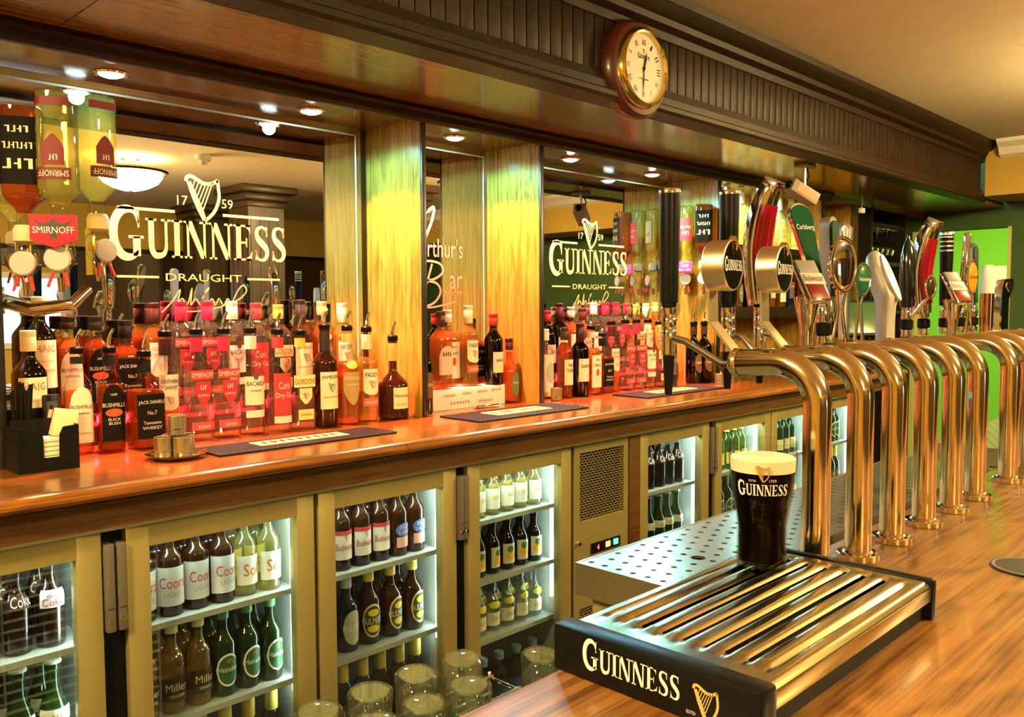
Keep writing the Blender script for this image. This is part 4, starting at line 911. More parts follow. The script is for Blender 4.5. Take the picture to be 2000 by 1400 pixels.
spec('tonic', 'tonic_bottle', .165, .0260, .085, .125, .0115, 'clear', 'water', .75, (.85, .72, .08), .022, 0, [(1.4, .02, .062, (.84, .82, .66), 'rect', [('~5', .035, .034, .014, (.75, .45, .05))]), (.9, .075, .097, (.86, .75, .06), 'oval', ())])
spec('blue_water', 'water_bottle', .200, .0300, .130, .165, .0130, 'clear', 'water', .8, (.2, .35, .6), .02, 0, [(1.5, .05, .105, (.08, .22, .42), 'rect', [('volvic', .065, .05, .018, (.65, .78, .8))])])
spec('cola', 'cola_bottle', .195, .0290, .090, .150, .0125, 'clear', 'cola', .80, (.75, .73, .7), .02, 0, [(.9, .095, .125, (.05, .012, .006), 'rect', [('Coke', .100, .045, .022, W_)])], curve=.9)
spec('diet_cola', 'cola_bottle', .195, .0290, .110, .150, .0125, 'clear', 'cola', .80, (.75, .73, .7), .02, 0, [(.9, .085, .122, (.84, .80, .76), 'rect', [('diet', .106, .024, .010, (.25, .25, .25)), ('Coke', .089, .042, .016, (.65, .04, .05))])], curve=.9)
spec('white_neck_soda', 'soda_bottle', .195, .0290, .085, .150, .0125, 'green', 'water', .8, (.55, .58, .5), .02, 0, [(1.4, .070, .098, (.82, .86, .76), 'rect', [('~3', .074, .022, .014, (.65, .2, .1))])])
spec('green_wine', 'wine_bottle', .212, .0280, .120, .160, .0120, 'green', 'deep', .8, (.12, .2, .08), .05, 0, [(1.0, .025, .075, (.80, .68, .30), 'rect', ())])
spec('gold_wine', 'wine_bottle', .212, .0280, .120, .160, .0120, 'paleg', 'straw', .85, (.75, .6, .15), .05, 0, [(1.0, .025, .075, (.82, .66, .12), 'rect', ())])
FD = {'silver_lager': 'brown lager bottle with silver wrap label', 'straw_lager': 'clear straw-coloured lager bottle', 'gold_lager': 'golden lager bottle with black label', 'green_lager': 'dark green lager bottle with white-edged oval label', 'red_lager': 'brown lager bottle with red and white label', 'blue_lager': 'golden lager bottle with blue oval label', 'pale_cider': 'blue-tinted cider bottle with grey oval label', 'yellow_cider': 'brown cider bottle with yellow-edged oval label', 'gold_neck': 'dark bottle with gold foil neck', 'white_mixer': 'lemon mixer bottle with white label', 'fruit_drink': 'dark juice bottle with fruit label', 'tonic': 'clear tonic bottle with yellow neck label', 'blue_water': 'water bottle with blue label', 'cola': 'cola bottle with white script', 'diet_cola': 'cola bottle with white label', 'white_neck_soda': 'green soda bottle with white neck label', 'green_wine': 'small green wine bottle', 'gold_wine': 'small pale wine bottle with gold label'}
DN = {'A': 'leftmost fridge door', 'B': 'second fridge door', 'C': 'third fridge door', 'D': 'fourth fridge door', 'E': 'fifth fridge door', 'F': 'sixth fridge door', 'G': 'seventh fridge door', 'H': 'furthest fridge door'}
SHN = ['top', 'second', 'third', 'bottom']
cnt_ = {}
def fill(door, rng, shelf, sz, row, y=1.932, back=None, seg=16, dy2=.078):
    a, c = rng; n = len(row); lo, hi = a + .043, c - .034
    def put(keys, yy, behind, lo, hi):
        m_ = len(keys)
        for i, k in enumerate(keys):
            if not k: continue
            x = lo + (hi - lo) * (i + .5) / m_
            kk = (door, shelf, k, behind); cnt_[kk] = cnt_.get(kk, 0) + 1
            ph = '%s%s %s, %s shelf, %s' % (ORD[cnt_[kk] - 1], ' rear' if behind else '', FD[k], SHN[shelf], DN[door])
            crown = k in ('cola', 'diet_cola', 'white_mixer', 'tonic', 'fruit_drink', 'white_neck_soda')
            bottle(k, (x, yy + random.uniform(-.003, .003), sz + .0005), ph, 'crown' if crown else 'cap', 'chilled bottles in the fridges', random.uniform(-.25, .25), seg)
    put(row, y, False, lo, hi)
    if back: put(back, y + dy2, True, lo + .0, hi)
CO = ['cola'] * 4 + ['diet_cola']
fill('A', (.30, .641), 0, S2[0], ['cola', 'cola', 'cola', 'diet_cola'], back=['cola'] * 4)
fill('A', (.30, .641), 1, S2[1], ['white_neck_soda'] * 4, back=['white_neck_soda'] * 4)
fill('B', DB, 0, S2[0], ['silver_lager'] * 4 + ['straw_lager'] * 2, back=['silver_lager'] * 4 + ['straw_lager'] * 2)
fill('B', DB, 1, S2[1], ['gold_lager'] * 3 + ['green_lager'] * 3, back=['gold_lager'] * 3 + ['green_lager'] * 3)
fill('B', DB, 2, S2[2], ['gold_neck'] * 6)
fill('C', DC, 0, S2[0], ['red_lager'] * 4 + ['blue_lager'] * 2, back=['red_lager'] * 4 + ['blue_lager'] * 2)
fill('C', DC, 1, S2[1], ['pale_cider'] * 2 + ['yellow_cider'] * 3, y=1.94)
fill('C', DC, 1, S2[1], [None] * 5, back=['pale_cider'] * 2 + ['yellow_cider'] * 3)
fill('C', DC, 2, S2[2], ['gold_neck'] * 6)
fill('D', DD, 0, S3[0], ['white_mixer'] * 6, back=['white_mixer'] * 6, dy2=.062)
fill('D', DD, 1, S3[1], ['fruit_drink'] * 6, back=['fruit_drink'] * 6, dy2=.062)
fill('D', DD, 2, S3[2], ['tonic'] * 6, back=['tonic'] * 6, dy2=.062)
fill('D', DD, 3, ZB_ + .001, ['blue_water'] * 5)
fill('E', DE, 0, S2[0], ['cola'] * 6, back=['cola'] * 6)
fill('E', DE, 1, S2[1], ['white_neck_soda'] * 6)
fill('F', DF, 0, S2[0], ['gold_wine'] * 6, back=['gold_wine'] * 6)
fill('F', DF, 1, S2[1], ['green_lager'] * 6)
fill('G', DG, 0, S2[0], ['green_wine'] * 6, back=['green_wine'] * 6)
fill('G', DG, 1, S2[1], ['green_wine'] * 6)
fill('H', DH, 0, S2[0], ['green_lager'] * 6)
fill('H', DH, 1, S2[1], ['gold_neck'] * 6)

# ------------------------------------------------------------------ the bar in front
ZB = z(-.400)
bar = thing('bar_counter', 'front bar with broad oak top carrying the beer taps', 'bar counter')
bt = MB(); bt.prism([(.617, -.012), (.613, -.003), (.604, 0), (-.34, 0), (-.352, -.003), (-.356, -.02), (-.35, -.04), (.605, -.04), (.615, -.03)], -1.4, 4.6, lambda x, y, d: (d, x, ZB + y))
bt.build('oak_top', M_BAR, bar, 30)
MB().box(-1.4, 4.6, -.25, .50, .0, ZB - .041).build('carcass', M_DARKV, bar, 0)
# under-bar glass shelf with tumblers
gs = thing('glass_shelf', 'stainless wire shelf under the bar holding upturned tumblers', 'shelf')
ZG = z(-.55) - .118
MB().box(-.9, 1.06, .505, .53, ZG - .25, ZG - .0).build('back_rail', M_STEELH, gs, 0)
b = MB()
for i in range(9): b.tube([(-.9, .535 + i * .07, ZG - .004), (1.06, .535 + i * .07, ZG - .004)], .003, 6)
for i in range(29): b.tube([(-.9 + i * .07, .53, ZG - .010), (-.9 + i * .07, 1.10, ZG - .010)], .003, 6)
stuff(b.build('wire_grid', M_CHROME, gs))
b = MB()
for q in range(22): b.tube([(-.9, 1.10, ZG - .01 - q * .028), (1.06, 1.10, ZG - .01 - q * .028)], .003, 6)
for i in range(15): b.tube([(-.9 + i * .14, 1.103, ZG), (-.9 + i * .14, 1.103, ZG - .62)], .003, 6)
stuff(b.build('wire_front', col((.80, .68, .42), .35), gs))
TP = [(0, 0), (.030, 0), (.0335, .004), (.0315, .030), (.0330, .105), (.0338, .112), (.0325, .113), (.0315, .105), (.0290, .034), (.020, .022), (0, .016)]
tum = MB().lathe([(r, .116 - h) for r, h in TP], 28).mesh('tumbler_wall', glassy('tumbler_glass', (.93, .94, .86), body=.03, edge=.45, refl=.95, bodycol=(.9, .88, .7)))
tum_b = MB().lathe([(0, .1055), (.020, .1060), (.026, .1105), (.027, .114), (.024, .1155), (.0, .112)], 28).mesh('thick_base', glassy('tumbler_base_glass', (.90, .94, .72), body=.22, edge=.5, refl=.95, bodycol=(.85, .9, .6)))  # cloudy yellow-green body stands in for bright highlights in the base
rb = MB()
for k in range(14):
    a = 2 * PI * k / 14
    rb.add([(.0325 * math.cos(a - .09), .0325 * math.sin(a - .09), .02), (.0335 * math.cos(a), .0335 * math.sin(a), .02), (.0325 * math.cos(a + .09), .0325 * math.sin(a + .09), .02), (.0318 * math.cos(a - .09), .0318 * math.sin(a - .09), .082), (.0328 * math.cos(a), .0328 * math.sin(a), .082), (.0318 * math.cos(a + .09), .0318 * math.sin(a + .09), .082)], [(0, 1, 4, 3), (1, 2, 5, 4)])
rb = rb.mesh('ribs', MATS['clear_glass'])
TUM = [(.629, .996, 'end of the back row'), (.714, .993, 'second in the back row'), (.800, .993, 'third in the back row'), (.886, .985, 'last in the back row'), (.830, .907, 'front row, next to the bar edge'), (.746, .907, 'middle of the front row'), (.662, .912, 'front row, nearly cut off below'), (.985, .905, 'half hidden behind the drip tray end')]
for x, y, wh in TUM:
    o = thing('tumbler', 'upturned clear glass tumbler, ' + wh, 'glass', (x, y, ZG), None, 'tumblers on the under-bar shelf')
    link('tumbler_wall', tum, o); link('thick_base', tum_b, o); link('ribs', rb, o)['kind'] = 'stuff'
# perforated stainless drip tray
def perforated(x0, x1, y0, y1, zt, label, big=None, dep=.05):
    o = thing('perforated_drip_tray', label, 'drip tray')
    nx, ny = max(2, round((x1 - x0) / .034)), max(2, round((y1 - y0) / .028)); cx, cy_ = (x1 - x0) / nx, (y1 - y0) / ny
    p = MB()
    def quad(ax, bx, ay, by): p.add([(ax, ay, zt), (bx, ay, zt), (bx, by, zt), (ax, by, zt)], [(0, 1, 2, 3)])
    for i in range(nx):
        ax = x0 + i * cx; sh_ = cy_ / 2 if i % 2 else 0
        if sh_: quad(ax, ax + cx, y0, y0 + sh_); quad(ax, ax + cx, y1 - sh_, y1)
        for j in range(ny - (1 if sh_ else 0)):
            ay = y0 + sh_ + j * cy_; mx, my = ax + cx / 2, ay + cy_ / 2
            r = .0054
            if big and abs(mx - big[0]) <= cx * .5 and abs(my - big[1]) <= cy_ * .5: r = .0125
            ring = [(mx + r * math.cos(PI / 4 * k), my + r * math.sin(PI / 4 * k), zt) for k in range(8)]
            sq_ = [(ax + cx, my, zt), (ax + cx, ay + cy_, zt), (mx, ay + cy_, zt), (ax, ay + cy_, zt), (ax, my, zt), (ax, ay, zt), (mx, ay, zt), (ax + cx, ay, zt)]
            low = [(q[0], q[1], zt - .004) for q in ring]
            p.add(ring + sq_ + low, [(k, (k + 1) % 8, 8 + (k + 1) % 8, 8 + k) for k in range(8)] + [(k, 16 + k, 16 + (k + 1) % 8, (k + 1) % 8) for k in range(8)])
    p.build('perforated_plate', M_STEELH, o, 0)
    b = MB(); t = .003
    b.box(x0 - t, x0, y0 - t, y1 + t, zt - dep, zt + .001); b.box(x1, x1 + t, y0 - t, y1 + t, zt - dep, zt + .001); b.box(x0, x1, y0 - t, y0, zt - dep, zt + .001); b.box(x0, x1, y1, y1 + t, zt - dep, zt + .001); b.build('pan', M_STEELH, o, 0)
    MB().box(x0, x1, y0, y1, zt - dep, zt - dep + .003).build('pan_floor', M_BLACKM, o, 0)
    MB().box(x0 + .02, x1 - .02, y0 + .02, y1 - .012, zt - dep - .13, zt - dep - .002, .004).build('drain_box', M_STEEL, o)
    return o
perforated(1.018, 2.36, .640, .857, z(-.403), 'perforated stainless drip tray along the inner edge of the bar', (1.163, .745))
perforated(2.66, 3.7, .66, .89, z(-.403), 'far perforated stainless drip tray past the last taps')
# branded pour tray
tx0, tx1, ty0, ty1, tz = .690, 1.145, .364, .617, z(-.348)
tr = thing('pour_tray', 'ribbed brass pour tray with black ends and white lettering on the bar', 'drip tray')
px0, px1 = tx0 + .030, tx1 - .016
prof_n = 8
b = MB(); NX, NY = 44, 112
def tray_h(u, v):
    ex = min(1, max(0, (u - .06) / .035)) * min(1, max(0, (.955 - u) / .035)); ex = ex * ex * (3 - 2 * ex)
    s = (v - .08) / .84
    if s <= 0 or s >= 1: rib = .0
    else: rib = -abs(math.cos(PI * s * prof_n)) ** 6 * .0045 + .0018
    edge = -max(0, (.035 - v) / .035) ** 2 * .006 - max(0, (v - .965) / .035) ** 2 * .006
    return rib * ex + edge, ex, s
grid = {}
for i in range(NX + 1):
    for j in range(NY + 1):
        u, v = i / NX, j / NY; h, ex, s = tray_h(u, v)
        grid[i, j] = len(b.v); b.v.append((px0 + u * (px1 - px0), ty0 + .004 + v * (ty1 - ty0 - .008), tz - .002 + h))
for i in range(NX):
    for j in range(NY):
        u, v = (i + .5) / NX, (j + .5) / NY; h, ex, s = tray_h(u, v)
        if .08 < u < .935 and .02 < s < .98 and abs(math.cos(PI * s * prof_n)) > .955: continue
        b.f.append((grid[i, j], grid[i + 1, j], grid[i + 1, j + 1], grid[i, j + 1])); b.mi.append(0)
M_TRAY = metal('tray_brass', (.62, .52, .27), .20)
b.build('ribbed_plate', M_TRAY, tr, 60)
for a, c in ((ty0 + .002, ty0 + .006), (ty1 - .006, ty1 - .002)): MB().box(px0, px1, a, c, tz - .026, tz - .0085, .001).build('lip', M_TRAY, tr)
MB().box(px0 + .002, px1 - .002, ty0 + .012, ty1 - .012, ZB, tz - .030).build('catch_pan', M_BLACKM, tr, 0)
def endcap(a, c, nm):
    return MB().box(a, c, ty0, ty1, ZB, tz + .001, .005).build(nm, M_BLACK, tr)
e1 = endcap(tx0, px0, 'end_cap'); endcap(px1, tx1, 'end_cap')
cyy = (ty0 + ty1) / 2
MB().flat2d(big_word(.122), lambda x, y: (tx0 - .0006, cyy + .022 - x, ZB + .014 + y)).build('lettering', M_WHITETXT, e1, 0)
MB().flat2d(harp2d(.034), lambda x, y: (tx0 - .0006, cyy - .068 - x, ZB + .006 + y)).build('harp_emblem', col((.62, .42, .14)), e1, 0)
MB().flat2d(fit2d(text2d('ESTD'), width=.010), lambda x, y: (tx0 - .0006, cyy - .052 - x, ZB + .009 + y)).build('lettering', M_WHITETXT, e1, 0)
# pint of stout
PX, PYY = 1.043, .555
pt = thing('pint_glass', 'full pint of black stout with cream head standing on the pour tray', 'pint', (PX, PYY, tz + .0005))
def pr(h): # outer radius of the tulip pint
    pts = [(0, .0325), (.008, .0335), (.03, .0325), (.055, .0325), (.08, .036), (.105, .0405), (.13, .0438), (.15, .0445), (.168, .0440)]
    for (a, r0), (c, r1) in zip(pts, pts[1:]):
        if h <= c: t = (h - a) / (c - a); t = t * t * (3 - 2 * t) * .5 + t * .5; return r0 + (r1 - r0) * t
    return pts[-1][1]
hs = [i * .168 / 24 for i in range(25)]
gp = [(0, .001)] + [(pr(h), h + (.001 if h == 0 else 0)) for h in hs] + [(pr(.168) - .0012, .169)] + [(pr(h) - .0022, h) for h in hs[::-1] if h > .1475]
MB().lathe(gp, 40).build('glass_body', glassy('pint_glass', (.96, .96, .94), refl=.25, face=.015), pt)
MB().lathe([(0, .0075), (pr(.008) - .003, .009)] + [(pr(h) - .0020, h) for h in hs if .012 < h < .1295] + [(pr(.1295) - .0020, .1295), (0, .1295)], 40).build('stout', plain('stout_black', (.002, .001, .0006), .2, spec=.03), pt)
MB().lathe([(0, .1298)] + [(pr(h) - .0020, h) for h in (.1298, .135, .140, .146)] + [(pr(.148) - .004, .1480), (0, .1490)], 40).build('cream_head', plain('stout_head', (.93, .80, .56), .55), pt)
MB().lathe([(.0, .0015), (.0318, .0015), (.0318, .0070), (0, .0070)], 24).build('thick_base', glassy('pint_base_glass', (.8, .85, .8), refl=.8), pt)
va = math.atan2(-PYY, -PX)       # printed side is turned to the viewer's side of the bar
def on_pint(vf, zc, mt, nm, da=0.0):
    def mp(x, y):
        h = zc + y; r = pr(h) + .0006; a = va + da + x / pr(zc); return (r * math.cos(a), r * math.sin(a), h)
    MB().flat2d(vf, mp).build(nm, mt, pt, 0)
on_pint(big_word(.066, .32), .1005, M_WHITETXT, 'lettering'); on_pint(harp2d(.021), .1205, col((.45, .27, .07)), 'harp_emblem')
on_pint(fit2d(text2d('ESTD'), width=.009), .1205, M_WHITETXT, 'lettering', -.30); on_pint(fit2d(text2d('1759'), width=.009), .1205, M_WHITETXT, 'lettering', .30)
o = thing('round_coaster', 'round dark coaster lying flat on the bar top', 'coaster', (1.462, .335, ZB))
MB().lathe([(0, 0), (.052, 0), (.053, .0015), (.052, .003), (0, .003)], 40).build('disc', M_BLACKM, o); MB().lathe([(.046, .0031), (.049, .0034), (.050, .0031)], 40).build('printed_ring', M_GREY, o)

# ------------------------------------------------------------------ beer taps
TY = .545
def tap_column(o, X, zt=-.082):
    R = .062; zt = z(zt)
    path = [(X, TY, ZB + .004), (X, TY, zt - R - .05), (X, TY, zt - R)]
    for i in range(1, 11):
        a = (PI / 2 + .06) * i / 10; path.append((X, TY + R - R * math.cos(a), zt - R + R * math.sin(a)))
    yE = .672; last = path[-1]; sl = -math.tan(.06)
    path += [(X, yE, last[2] + sl * (yE - last[1]))]
    MB().tube(path, .0202, 24).build('column', M_BRASS, o)
    MB().lathe([(0, 0), (.0315, 0), (.0325, .001), (.0325, .010), (.031, .0115), (.024, .012), (.022, .014), (.0202, .015)], 32, (X, TY, ZB)).build('flange', M_BRASS, o)
    MB().lathe([(.0212, -.004), (.0222, -.002), (.0222, .006), (.019, .010), (.012, .013), (0, .014)], 24, (X, yE, path[-1][2]), 'Y').build('end_cap', M_BRASS, o)
    return yE, path[-1][2]
def faucet(o, X, y, black=True):
    """Spout pipe, valve body and nozzle; returns the height where the handle starts."""
    yE, zE = .672, z(-.090)
    MB().tube([(X, yE + .008, zE), (X, yE + .03, zE + .0), (X, yE + .06, zE + .016), (X, y - .03, z(-.055)), (X, y, z(-.050))], [.0062, .006, .006, .006, .007], 12).build('spout_pipe', M_CHROME, o)
    MB().lathe([(.007, -.082), (.0115, -.078), (.012, -.06), (.0125, -.04), (.0115, -.038), (.0125, -.036), (.0125, -.02), (.0115, -.018), (.0125, -.016), (.0125, -.002), (.011, .0)], 24, (X, y, z(0))).build('valve_body', M_CHROME, o)
    MB().lathe([(.0045, -.145), (.0062, -.144), (.0098, -.082), (.0098, -.08)], 18, (X, y, z(0))).build('nozzle', M_BLACK, o)
    MB().lathe([(.011, .0), (.0125, .001), (.0125, .007), (.011, .008)], 20, (X, y, z(0))).build('collar', M_BLACK, o)
def stem(o, X, y, zt):
    """Chrome neck with black grip ring standing on the column end."""
    MB().lathe([(.013, -.075), (.013, -.058), (.0115, -.056)], 20, (X, y, z(0))).build('neck_base', M_CHROME, o)
    MB().lathe([(.0135, -.056), (.0155, -.054), (.0155, -.034), (.0135, -.032)], 18, (X, y, z(0))).build('grip_ring', M_BLACK, o)
    MB().lathe([(.012, -.033), (.013, -.028), (.013, -.012), (.010, zt)], 20, (X, y, z(0))).build('neck', M_CHROME, o)
def black_handle(o, X, y, z0, z1, bands=False):
    MB().lathe([(0, z0), (.0150, z0 + .001), (.0155, z0 + .05), (.0175, z1 - .006), (.0175, z1 - .004)], 28, (X, y, z(0))).build('handle', M_BLACK, o)
    MB().lathe([(.0178, z1 - .006), (.0180, z1 - .001), (.0165, z1 + .002), (0, z1 + .002)], 28, (X, y, z(0))).build('handle_cap', M_SILVER if bands else M_BRASS, o)
    if bands:
        for k in range(4): MB().lathe([(.0172, z1 - .014 - k * .012), (.0182, z1 - .013 - k * .012), (.0182, z1 - .010 - k * .012), (.0172, z1 - .009 - k * .012)], 24, (X, y, z(0))).build('silver_band', M_SILVER, o)
def teardrop(o, X, yt, zt, yb, zb, wt, wb, face, back, txt=None, tcol=M_WHITETXT, th=.014, turn=.3, nm='handle', inset=.84):
    """Lens-shaped handle: rounded top, narrow foot; leans from its foot (YB, ZB) to its top (YT, ZT)."""
    L = math.hypot(yt - yb, zt - zb); rt = wt / 2
    out = [(-wb / 2, 0), (wb / 2, 0)] + [(wb / 2 + (rt - wb / 2) * (t ** 1.4), (L - rt) * t) for t in (.25, .5, .75, .9)] + [(rt * math.cos(a), L - rt + rt * math.sin(a)) for a in [PI * k / 12 for k in range(13)]] + [(-(wb / 2 + (rt - wb / 2) * (t ** 1.4)), (L - rt) * t) for t in (.9, .75, .5, .25)]
    ax = Vector((0, yt - yb, z(zt) - z(zb))).normalized()
    ct, stt = math.cos(turn), math.sin(turn)
    ex = Vector((ct, stt, 0)); nrm = ex.cross(ax).normalized()
    org = Vector((X, yb, z(zb)))
    mp = lambda x, y, d: tuple(org + ex * x + ax * y + nrm * d)
    s = 1 if nrm.y < 0 else -1
    hb = MB().prism([(x * .93, y) for x, y in out], s * -th / 2, s * th * .3, mp).build(nm, back, o, 40)
    fo = [(x * inset, L * .5 + (y - L * .5) * (.96 if inset > .8 else .9)) for x, y in out]
    f = MB().prism(fo, s * th * .3, s * th * .5, mp).build('face_plate', face, hb, 40)
    if txt:
        for tx, yy, wd, hh, mt in txt:
            MB().flat2d(fit2d(text2d(tx), width=wd, height=hh), lambda x, y: mp(x * 1, y + yy * L, s * (th * .5 + .0006))).build('lettering', mt, f, 0)
    return hb
def drum_badge(o, X, y, zc):
    nv = Vector((.12, -.993, 0)).normalized(); ex = Vector((.993, .12, 0)); up = Vector((0, 0, 1)); c = Vector((X, y, z(zc)))
    mp = lambda p, q, d: tuple(c + ex * p + up * q + nv * d)
    def disc(rs):
        b = MB(); seg = 40; rows = []
        for r, d in rs:
            row = []
            for k in range(seg): a = 2 * PI * k / seg; row.append(len(b.v)); b.v.append(mp(r * math.cos(a), r * math.sin(a), d))
            rows.append(row)
        for a_, b_ in zip(rows, rows[1:]):
            for k in range(seg): b.f.append((a_[k], a_[(k + 1) % seg], b_[(k + 1) % seg], b_[k])); b.mi.append(0)
        if rs[0][0] > .01: b.f.append(tuple(rows[0])); b.mi.append(0)
        return b
    d = disc([(.0375, -.036), (.0392, -.034), (.0395, -.004), (.0395, .0), (.0375, .0015), (.0368, .0)]).build('badge_drum', M_BRASSM, o)
    b = MB(); seg = 40
    b.add([mp(.0368 * math.cos(2 * PI * k / seg), .0368 * math.sin(2 * PI * k / seg), .0002) for k in range(seg)], [tuple(range(seg))])
    fc = b.build('badge_face', plain('badge_black', (.004, .003, .003), .15, spec=.12), d, 0)
    MB().flat2d(big_word(.064, .36), lambda x, y: mp(x, y - .010, .0010)).build('lettering', M_WHITETXT, fc, 0)
    MB().flat2d(harp2d(.020), lambda x, y: mp(x, y + .016, .0010)).build('harp_emblem', M_GOLD, fc, 0)
    MB().tube([mp(-.008, .036, -.004), mp(-.004, .042, -.002), mp(.004, .042, .0), mp(.008, .034, .003), mp(.002, .022, .004)], [.003, .0035, .0035, .003, .0015], 8).build('harp_finial', M_BRASS, d)
    pts = [(y - .012, zc - .140), (y - .002, zc - .128), (y + .034, zc - .088), (y + .036, zc - .03)]
    b = MB()
    for (y0, q0), (y1, q1) in zip(pts, pts[1:]):
        dy, dz = y1 - y0, q1 - q0; l_ = math.hypot(dy, dz); ny, nz = -dz / l_ * .002, dy / l_ * .002
        b.add([(X + s * .0125, yy + t * ny, z(qq) + t * nz) for s in (-1, 1) for yy, qq in ((y0, q0), (y1, q1)) for t in (-1, 1)], [(0, 1, 3, 2), (4, 6, 7, 5), (0, 4, 5, 1), (2, 3, 7, 6), (0, 2, 6, 4), (1, 5, 7, 3)])
    b.build('bracket', M_BRASSM, o, 30)
TG = 'beer taps along the bar'
XS = [1.183, 1.336, 1.476, 1.627, 1.777, 1.925, 2.163, 2.31, 2.46, 2.61, 2.76]
TL = ['beer tap with tall black handle and round black badge, standing nearest the pint', 'beer tap with black handle and round black badge, second from the pint', 'beer tap with red chrome curved handle and slanted red badge', 'beer tap with green lens handle and oval chrome badge', 'beer tap with silver teardrop handle and green oval badge', 'beer tap with silver slant-topped handle and big satin paddle', 'beer tap with black bottle-shaped handle and small dark oval badge',
      'beer tap with second red chrome curved handle, half out of frame', 'beer tap with banded black handle and orange oval badge', 'beer tap with tall chrome bar handle and white cone', 'beer tap with silver lens handle and chrome shield, furthest of the row']
T_ = [thing('beer_tap', l, 'beer tap', (0, 0, 0), None, TG) for l in TL]
for t, x in zip(T_, XS): tap_column(t, x)
# 1 and 2
faucet(T_[0], XS[0], .801); black_handle(T_[0], XS[0], .801, .006, .190); drum_badge(T_[0], XS[0], .684, .064)
faucet(T_[1], XS[1], .781); black_handle(T_[1], XS[1], .781, .006, .200); drum_badge(T_[1], XS[1], .677, .062)
def red_curve(t, X, y, zb, zt, s=1.0):
    h = zt - zb
    path = [(y + .004, zb), (y + .010, zb + .2 * h), (y + .013, zb + .45 * h), (y + .006, zb + .68 * h), (y - .005, zb + .86 * h), (y - .017, zt - .008)]
    sp = spline2d(path, 5); n = len(sp)
    MB().tube([(X, a, z(q)) for a, q in sp], [s * (.013 + .006 * math.sin(PI * min(1, .15 + .8 * i / n))) for i in range(n)], 18).build('handle', M_CHROME, t)
    q = sp[int(n * .12):int(n * .78)]
    MB().tube([(X - .002 * s, a - .0065 * s, z(c)) for a, c in q], [s * (.0135 + .003 * math.sin(PI * i / len(q))) for i in range(len(q))], 16).build('red_inlay', plain('red_lacquer', (.26, .004, .012), .15, coat=.4), t)
    e = sp[-1]; d = MB()
    d.box(-.0125 * s, .0125 * s, -.0125 * s, .0125 * s, -.016 * s, .012 * s, .004)
    d.build('handle_top', M_CHROME, t, 35, (X, e[0] + .001, z(e[1])), (.5, 0, 0))
    MB().box(-.011 * s, .011 * s, -.0136 * s, -.0122 * s, -.010 * s, .008 * s, .0005).build('top_window', plain('smoked_window', (.05, .015, .012), .1), t, 35, (X, e[0] + .001, z(e[1])), (.5, 0, 0))
def slab_badge(t, X, y, zc, label=True, s=1.0):
    """Chrome scoop with tilted brand slab."""
    MB().lathe([(.010, -.078), (.0095, -.05), (.012, -.03), (.018, zc - .01), (.020, zc + .004), (0, zc + .012)], 20, (X, y, z(0)), flat=1.2).build('scoop', M_CHROME, t)
    b = MB().box(-.026 * s, .026 * s, -.007, .007, -.048 * s, .040 * s, .005).build('brand_slab', M_CHROME, t, 35, (X, y - .004, z(zc + .035)), (-.55, 0, -.35))
    MB().box(-.023 * s, .023 * s, -.0085, -.007, .010 * s, .038 * s, .001).build('grey_plate', col((.20, .19, .18)), b)
    p = MB().box(-.026 * s, .026 * s, -.0095, -.007, -.014 * s, .010 * s, .001).build('white_plate', col((.50, .48, .44)), b)
    MB().flat2d(fit2d(text2d('Budweiser'), width=.046 * s, height=.014 * s), lambda x, y: (x, -.0100, y - .008 * s)).build('lettering', col((.12, .03, .03)), p, 0)
    MB().box(-.021 * s, .021 * s, -.0085, -.007, -.044 * s, -.014 * s, .003).build('red_plate', col((.17, .012, .008), .3), b)
faucet(T_[2], XS[2], .795); red_curve(T_[2], XS[2], .792, .004, .228, 1.35); slab_badge(T_[2], XS[2], .703, .012)
